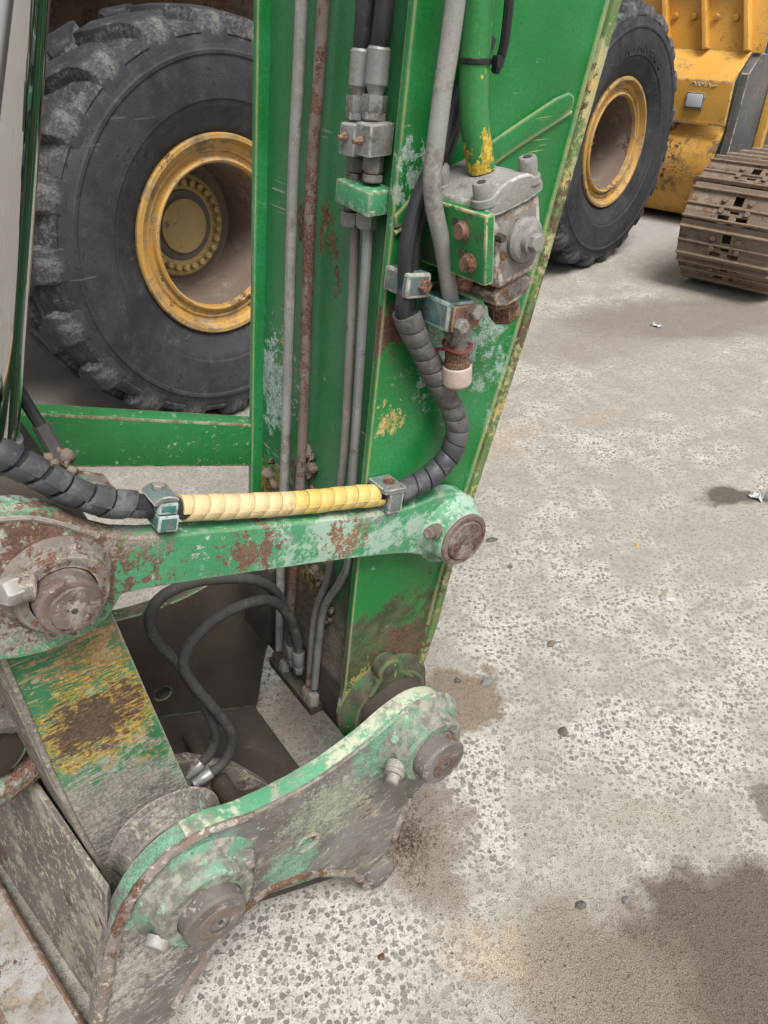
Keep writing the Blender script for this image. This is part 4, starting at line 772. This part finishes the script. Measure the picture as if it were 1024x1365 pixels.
# ------------------------------------------------------------------ quick coupler
qc = thing('quick_coupler', 'mud-caked quick coupler frame with two big side plates and pins', 'coupler', (.30, .99, 0), PH)
cp = [(-.078, .165), (-.034, .298), (.006, .400), (.046, .455), (.092, .487), (.136, .496), (.178, .490), (.240, .468), (.350, .457), (.447, .472), (.520, .497), (.575, .503), (.625, .480), (.658, .435), (.665, .370), (.645, .300), (.605, .255), (.563, .236), (.540, .190), (.520, .110), (.505, .040), (.490, .006), (.462, .010), (.440, .062), (.415, .115), (.355, .178), (.301, .216), (.249, .234), (.205, .226), (.150, .182), (.091, .122), (.050, .075), (.0, .02), (-.06, .01), (-.10, .05)]
cpp = chaikin(cp)
COUP_TOP = [(a, z) for a, z in cp[4:13]]
def holed(outer, inner, c0, c1):
    """plate in the a-z plane with one real hole"""
    bm = bmesh.new(); es = []
    for lp in (outer, inner):
        vs_ = [bm.verts.new((x, 0, z)) for x, z in lp]; es += [bm.edges.new((vs_[i], vs_[(i + 1) % len(vs_)])) for i in range(len(vs_))]
    bmesh.ops.triangle_fill(bm, edges=es, use_beauty=True)
    bm.verts.index_update(); n = len(outer); k = len(inner); N_ = n + k
    P = [(v.co.x, v.co.z) for v in bm.verts]; F_ = [tuple(v.index for v in f.verts) for f in bm.faces]; bm.free()
    fs_ = F_ + [tuple(i + N_ for i in reversed(f)) for f in F_]
    fs_ += [(i, N_ + i, N_ + (i + 1) % n, (i + 1) % n) for i in range(n)] + [(n + i, n + (i + 1) % k, N_ + n + (i + 1) % k, N_ + n + i) for i in range(k)]
    return MB().add([(x, c0, z) for x, z in P] + [(x, c1, z) for x, z in P], fs_)
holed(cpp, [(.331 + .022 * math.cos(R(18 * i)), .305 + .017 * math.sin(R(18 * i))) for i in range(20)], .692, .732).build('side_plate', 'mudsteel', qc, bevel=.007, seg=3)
cfar = chaikin(cp[:22] + [(.40, .01), (.20, .04), (.05, .05)] + cp[32:])
holed(cfar, [(.275 + .019 * math.cos(R(20 * i)), .215 + .019 * math.sin(R(20 * i))) for i in range(18)], 1.252, 1.290).build('side_plate', 'shademud', qc, bevel=.005, seg=2)  # far plate: shade is in its colour, much darker than the near plate
# painted top strip where the green survives
topo = catmull([(a, 0, z) for a, z in cp[5:14]], 6)
vs = []; fs = []
for p in topo: vs += [(p.x, .698, p.z + .0045), (p.x, .729, p.z + .0045)]
for i in range(len(topo) - 1): fs.append((2 * i, 2 * i + 1, 2 * i + 3, 2 * i + 2))
st = MB().add(vs, fs)
n_ = len(vs); st.add([(a, c, z - .006) for a, c, z in vs], [])
for i in range(len(topo) - 1):
    st.f += [(n_ + 2 * i, n_ + 2 * i + 2, n_ + 2 * i + 3, n_ + 2 * i + 1), (2 * i, 2 * i + 2, n_ + 2 * i + 2, n_ + 2 * i), (2 * i + 1, n_ + 2 * i + 1, n_ + 2 * i + 3, 2 * i + 3)]
st.build('top_edge', 'mudedge', qc, bevel=.0015)
st2 = MB(); st2.v = [(a, c + .557, z) for a, c, z in st.v]; st2.f = list(st.f); st2.build('top_edge', 'green_dark', qc, bevel=.0015)
MB().tube([(a, .694, z) for a, z in [(-.085, .14)] + [(a + .004, z - .004) for a, z in cp[0:8]]], lambda u: .0115 - .005 * u, 8, 5).build('edge_rim', 'rim_rust', qc, jit=.0016)
MB().tube([(a, .693, z) for a, z in ((.563, .240), (.535, .175), (.512, .09), (.490, .012), (.455, .03), (.425, .098), (.36, .176), (.301, .218), (.249, .238), (.205, .232), (.150, .190), (.091, .132), (.04, .075))], lambda u: .008, 8, 5).build('edge_rim', 'rim_rust', qc, jit=.0016)
MB().lathe([(0, .018), (.004, .030), (.012, .037), (.05, .042), (.062, .036)], (.487, .678, .048), (.05, 1, -.02), 20).build('foot_lobe', 'mudsteel', qc, jit=.0025, ang=50)
# pin C
b = MB().lathe([(-.004, .108), (.006, .100), (.012, .088), (.030, .082), (.040, .079), (.043, .074), (.043, .054), (.036, .053)], (.133, .6925, .368), (0, -1, 0), 48, caps=(True, False)).build('pin_boss', 'mudgreen', qc)
MB().lathe([(0, .0525), (.036, .0525), (.041, .049), (.042, .040), (.040, .004)], (.133, .666, .368), (0, -1, 0), 48).build('pin', 'greypin', qc, jit=.0005)
MB().lathe([(0, .0045), (.001, .004)], (.139, .6255, .362), (0, -1, 0), 10).build('grease_hole', 'darksteel', qc)
MB().lathe([(0, .036), (.0022, .034), (.0024, .018)], (.137, .6250, .363), (0, -1, 0), 28, caps=(False, False)).build('pin_face_ring', 'pin', qc, jit=.0008)
MB().lathe([(0, .019), (.012, .0185), (.016, .016)], (.052, .664, .352), (-.72, -.62, -.2), 18).build('cross_bolt', 'bolt', qc)
MB().hexnut((.208, .676, .395), (.8, -.5, .2), .020, .017).build('cross_nut', 'mudsteel', qc, bevel=.002)
# pin D
MB().lathe([(-.004, .096), (.008, .084), (.016, .072), (.040, .068), (.046, .063), (.046, .049), (.040, .048)], (DX, .6925, DZ), (0, -1, 0), 48, caps=(True, False)).build('pin_boss', 'mudgreen', qc)
MB().lathe([(0, .0475), (.043, .0475), (.048, .044), (.049, .036), (.047, .004)], (DX, .664, DZ), (0, -1, 0), 48).build('pin', 'greypin', qc, jit=.0005)
MB().lathe([(0, .031), (.0022, .029), (.0024, .012)], (DX + .003, .6168, DZ - .003), (0, -1, 0), 28, caps=(False, False)).build('pin_face_ring', 'pin', qc, jit=.0008)
MB().lathe([(0, .004), (.001, .0035)], (DX + .004, .6165, DZ - .004), (0, -1, 0), 10).build('grease_hole', 'darksteel', qc)
MB().lathe([(0, .0205), (.014, .0205), (.015, .0185), (.022, .018), (.023, .0125), (.036, .012), (.038, .009)], (DX - .066, .668, DZ - .004), (-.80, -.55, -.25), 16).build('cross_bolt', 'bolt', qc)
MB().tube([(.331 + .022 * math.cos(t), .692, .305 + .018 * math.sin(t)) for t in [i * .45 for i in range(15)]], .0045, 6, 3).build('hole_lip', 'mudsteel', qc)
# cross members between the plates
MB().hexa([(.008, .716, .440), (.018, .733, .440), (-.06, 1.251, .445), (-.072, 1.251, .445), (-.064, .716, .105), (-.03, .733, .105), (-.12, 1.251, .095), (-.165, 1.251, .095)]).build('front_plate', 'greyplate', qc, bevel=.004)
MB().hexa([(.12, .733, .20), (.485, .733, .008), (.485, 1.251, .008), (.12, 1.251, .20), (.125, .733, .222), (.49, .733, .030), (.49, 1.251, .030), (.125, 1.251, .222)]).build('floor_plate', 'shademud', qc, bevel=.003)
MB().cyl((.133, 1.17, .368), (0, 1, 0), .081, .088, 36).build('cross_tube', 'shademud', qc)
MB().prism([(.19, .18), (.40, .065), (.33, .19), (.24, .29), (.18, .32)], .985, 1.01).build('gusset', 'greyplate', qc, bevel=.004)
MB().prism([(.19, .18), (.40, .065), (.30, .16), (.22, .24), (.18, .26)], .84, .862).build('gusset', 'shademud', qc, bevel=.004)
MB().cyl((.285, .87, .188), (.0, 1, .0), .26, .020, 16).build('cross_bar', 'shademud', qc)
MB().cyl((.20, .93, .285), (-.5, 1, .1), .055, .013, 12).build('lock_peg', 'shademud', qc, bevel=.002)

# cast hook ring at the left edge
rg = MB(); vs = []; fs = []; n1, n2 = 40, 12
for i in range(n1):
    t = 2 * math.pi * i / n1
    for j in range(n2):
        u = 2 * math.pi * j / n2; rr = .098 + .026 * math.cos(u)
        vs.append((-.060 + rr * math.cos(t), .965 + .030 * math.sin(u) + .02 * math.cos(t), .585 + rr * math.sin(t)))
for i in range(n1):
    for j in range(n2): fs.append((i * n2 + j, i * n2 + (j + 1) % n2, ((i + 1) % n1) * n2 + (j + 1) % n2, ((i + 1) % n1) * n2 + j))
hk = thing('hook_ring', 'dusty cast steel ring with brown rust at left edge beside the broad link', 'ring', (-.06, .965, .46), PH)
rg.add(vs, fs).build('ring', 'rusty_boss', hk, jit=.002)
MB().tube([(-.14, .93, .68), (-.09, .93, .672), (-.045, .94, .655), (.0, .945, .622)], .020, 12, 5).build('ring_arm', 'mudsteel', hk, jit=.001)
MB().cyl((-.065, .945, .585), (0, 1, 0), .09, .055, 24).build('ring_pin', 'shademud', hk, bevel=.004)

# two hoses from the manifold into the coupler
def corr_hose(name, pts, label, parent_loc):
    h = thing(name, label, 'hose', parent_loc, PH, 'hoses between arm tip and coupler')
    at, L = path_frames(pts, 10); m = MB()
    n = int(L / .0035); P = [at(L * i / n)[0] for i in range(n + 1)]
    m.tube(P, lambda u: .0098 + .0004 * (1 if int(u * n / 3) % 2 else 0), 12, 1).build('hose', 'hosedust', h)
    d = (P[0] - P[3]).normalized()
    MB().lathe([(-.035, .0110), (-.032, .0122), (0, .0122), (.004, .010)], P[0], d, 16).build('ferrule', 'grip', h)
    MB().hexnut(P[0] + d * .006, d, .018, .0122).build('end_nut', 'grip', h)
    d = (P[-1] - P[-4]).normalized()
    MB().lathe([(-.012, .0108), (-.010, .0116), (.012, .0116), (.016, .010), (.028, .009)], P[-1], d, 16).build('ferrule', 'silverbolt', h)
corr_hose('coupler_hose', [(.484, .965, .430), (.485, .965, .50), (.466, .965, .582), (.424, .965, .632), (.345, .965, .640), (.284, .965, .611), (.258, .965, .566), (.272, .968, .495), (.303, .97, .402), (.322, .97, .318), (.300, .97, .258), (.256, .97, .243)],
          'dark hose looping in front, from manifold into coupler', (.35, .965, .24))
corr_hose('coupler_hose', [(.484, .99, .430), (.482, .99, .53), (.462, .99, .612), (.42, .985, .668), (.35, .985, .705), (.29, .975, .728), (.245, .97, .725), (.222, .97, .695), (.222, .97, .645), (.246, .975, .579), (.268, .985, .502), (.288, .99, .405), (.298, .99, .325), (.282, .99, .280), (.248, .99, .258)],
          'dark hose looping higher behind the link plate, from manifold into coupler', (.35, 1.0, .24))

# ------------------------------------------------------------------ bucket cylinder rod at the left edge
rod = thing('cylinder_rod', 'polished chrome hydraulic cylinder rod at the left edge', 'cylinder rod', (.06, .99, .99), PH)
r0, r1 = Vector((.068, .99, 1.065)), Vector((.43, .99, 2.15)); rdv = (r1 - r0).normalized()
MB().cyl(r0, rdv, (r1 - r0).length, .047, 48).build('rod', 'chrome', rod)
MB().lathe([(0, .052), (.02, .053), (.03, .052), (.032, .048)], r0 - rdv * .015, rdv, 40).build('rod_collar', 'steelpipe', rod)
MB().lathe([(0, .055), (.018, .055)], r0 - rdv * .034, rdv, 32).build('yellow_band', 'yellowpaint', rod)
MB().cyl((.052, .93, .985), (0, 1, 0), .12, .075, 36).build('rod_eye', 'shademud', rod, bevel=.005)
gr_ = thing('grease_hose', 'short black grease hose with mud-caked bracket beside chrome rod', 'hose', (.15, 1.0, .98), PH)
MB().tube([(.10, 1.0, 1.17), (.128, 1.0, 1.14), (.142, .995, 1.09), (.150, .985, 1.055)], .0085, 10, 6).build('hose', 'hose', gr_)
MB().tube([(.147, .99, 1.07), (.154, .98, 1.035), (.160, .97, 1.01)], .0115, 10, 5).build('sleeve', 'hosedust', gr_)
MB().hexa([(.12, .93, 1.012), (.205, .93, .965), (.205, .985, .965), (.12, .985, 1.012), (.125, .93, 1.020), (.21, .93, .973), (.21, .985, .973), (.125, .985, 1.020)]).build('bracket', 'rusty_boss', gr_, bevel=.002)
MB().box(.17, .205, .935, .98, .935, .962, Matrix.Rotation(R(28), 3, 'Y')).build('clamp_block', 'clampteal', gr_, bevel=.003)
mm = MB()
for i in range(26):
    o = Vector((.15 + random.gauss(0, .014), .965 + random.gauss(0, .012), 1.014 + random.gauss(0, .010))); r = random.uniform(.006, .013)
    mm.lathe([(-r * .8, r * .3), (-r * .3, r * .9), (r * .3, r * .9), (r * .8, r * .3)], o, (random.uniform(-1, 1), random.uniform(-1, 1), 1), 6)
mm.build('mud_lump', 'soil', gr_, jit=.002, ang=60)

# ------------------------------------------------------------------ loose things on the ground
def lump(x, y, sx, sy, sz, mat, name, label, cat, rz=0.0, seed=0, group=None):
    rr = random.Random(seed); m = MB(); prof = [(-.25, .55), (.0, 1.0), (.45, .92), (.8, .6), (1.0, .22)]
    m.lathe(prof, (0, 0, 0), (0, 0, 1), 9)
    m.v = [(vx * sx * rr.uniform(.75, 1.2), vy * sy * rr.uniform(.75, 1.2), vz * sz * rr.uniform(.8, 1.2)) for vx, vy, vz in m.v]
    o = solo(m, name, mat, label, cat, (0, 0, 0), group=group, ang=35); o.location = (x, y, 0); o.rotation_euler = (0, 0, rz); return o
bar = MB(); pts = [(-.95, .99), (-.50, .54), (-.575, .465), (-1.025, .915)]
bar.add([(x, y, .0) for x, y in pts] + [(x, y, .05 + .01 * (i % 2)) for i, (x, y) in enumerate(pts)], [(3, 2, 1, 0), (4, 5, 6, 7), (0, 1, 5, 4), (1, 2, 6, 5), (2, 3, 7, 6), (3, 0, 4, 7)])
solo(bar, 'steel_bar', 'chalkbar', 'whitish rust-edged flat bar on the ground, bottom left corner', 'bar', (-.76, .73, 0), 0, bevel=.01, seg=3)
pl = MB(); pts = [(-1.04, .925), (-.585, .468), (-.75, .30), (-1.25, .72)]
pl.add([(x, y, .0) for x, y in pts] + [(x, y, .03) for x, y in pts], [(3, 2, 1, 0), (4, 5, 6, 7), (0, 1, 5, 4), (1, 2, 6, 5), (2, 3, 7, 6), (3, 0, 4, 7)])
solo(pl, 'steel_plate', 'speckplate', 'tan speckled steel plate at the very bottom left corner', 'plate', (-.9, .6, 0), 0, bevel=.006)
lump(.281, 1.405, .022, .014, .012, 'stone', 'loose_stone', 'flat grey stone on damp sand behind the coupler pin', 'stone', .4, 1)
lump(.20, 1.41, .010, .008, .010, 'darkstone', 'loose_stone', 'small dark stone on damp sand, left of the flat grey stone', 'stone', 0, 2)
lump(.367, 2.046, .022, .012, .008, 'darkstone', 'dirt_crumb', 'dark brown dirt crumb right of the link pin', 'dirt', .3, 3)
lump(.41, 1.90, .010, .008, .006, 'darkstone', 'dirt_crumb', 'small dark dirt crumb on pale concrete below the link pin', 'dirt', .3, 4)
lump(.48, 1.55, .016, .012, .007, 'soil', 'dirt_crumb', 'brown dirt crumb on concrete in the middle right', 'dirt', 1.0, 5)
lump(.455, 1.24, .016, .013, .010, 'darkstone', 'dirt_crumb', 'dark dirt crumb right of the damp sand patch', 'dirt', 1.4, 6)
lump(.405, .80, .012, .009, .010, 'darkstone', 'dirt_crumb', 'dark crumb at the edge of the dark earth patch', 'dirt', .2, 7)
lump(.50, .81, .009, .008, .009, 'stone', 'loose_stone', 'tiny pale stone on the dark earth patch', 'stone', .9, 8)
lump(-.005, .70, .008, .007, .007, 'rustbolt', 'rust_chip', 'small reddish rust chip on white concrete below coupler', 'chip', .9, 9)
lump(.86, 2.02, .009, .006, .006, 'yellowpaint', 'wood_chip', 'tiny orange chip on concrete at right', 'chip', .9, 10)
# scraps of paper: crumpled sheets
def scrap(x, y, s, h, name, label, seed, mat='paper', flat=False):
    rr = random.Random(seed); n = 5; m = MB(); vs = []
    for sgn in (0, 1):
        for j in range(n):
            for i in range(n):
                vs.append(((i / (n - 1) - .5) * s * (1 + rr.uniform(-.25, .25)), (j / (n - 1) - .5) * s * .7 * (1 + rr.uniform(-.25, .25)), .002 + abs(rr.gauss(0, h)) if not sgn else 0))
    k = n * n
    for q in range(k): vs[k + q] = (vs[q][0], vs[q][1], vs[q][2] - .0012)
    fs = []
    for j in range(n - 1):
        for i in range(n - 1):
            a = j * n + i; fs += [(a, a + 1, a + n + 1, a + n), (k + a, k + a + n, k + a + n + 1, k + a + 1)]
    m.add(vs, fs); o = solo(m, name, mat, label, 'scrap', (0, 0, 0), ang=20); o.location = (x, y, 0); o.rotation_euler = (0, 0, rr.uniform(0, 3)); return o
scrap(1.517, 4.017, .055, .008, 'paper_scrap', 'small torn white paper scrap near the crawler track', 1)
scrap(1.375, 2.300, .048, .014, 'crumpled_foil', 'crumpled white foil on dark spot at right edge', 2)
scrap(.882, 1.74, .025, .002, 'plastic_shard', 'small pale flat shard on concrete at mid right', 3)
# crumbly soil heap next to the coupler foot: too many crumbs to count
def grains(name, label, n, fx, r0, r1, mats, seed):
    rr = random.Random(seed); m = MB()
    for i in range(n):
        x, y, z = fx(rr); r = rr.uniform(r0, r1) * (1 if rr.random() < .8 else 1.5)
        vs = []
        for dx, dy, dz in ((1, 0, 0), (-1, 0, 0), (0, 1, 0), (0, -1, 0), (0, 0, 1), (0, 0, -1)):
            k = rr.uniform(.6, 1.2); vs.append((x + dx * r * k + rr.uniform(-.3, .3) * r, y + dy * r * k + rr.uniform(-.3, .3) * r, z + dz * r * k * .7))
        m.add(vs, [(0, 2, 4), (2, 1, 4), (1, 3, 4), (3, 0, 4), (2, 0, 5), (1, 2, 5), (3, 1, 5), (0, 3, 5)])
    o = m.build(name, mats, None, ang=10); o['kind'] = 'stuff'; o['label'] = label; o['category'] = 'soil'; return o
def heap(rr):
    x, y = rr.gauss(0, .028), rr.gauss(0, .034); return .055 + x, .935 + y, max(0, .022 - (x * x + y * y) * 14) * rr.random() + .002
grains('soil_crumbs', 'crumbly brown soil heap beside the coupler foot', 420, heap, .0018, .0055, 'soil', 4)
def loose(rr):
    y = .6 + 3.2 * rr.random() ** 1.6; x = rr.uniform(-.3, .62) * (y * .75 + .35) * 1.3 + .12; return x, y, .0012
grains('loose_grit', 'loose dark grit scattered over the concrete', 700, loose, .0009, .0026, 'darkstone', 5)
grains('pale_grit', 'loose pale grit scattered over the concrete', 900, loose, .0010, .0026, 'stone', 6)
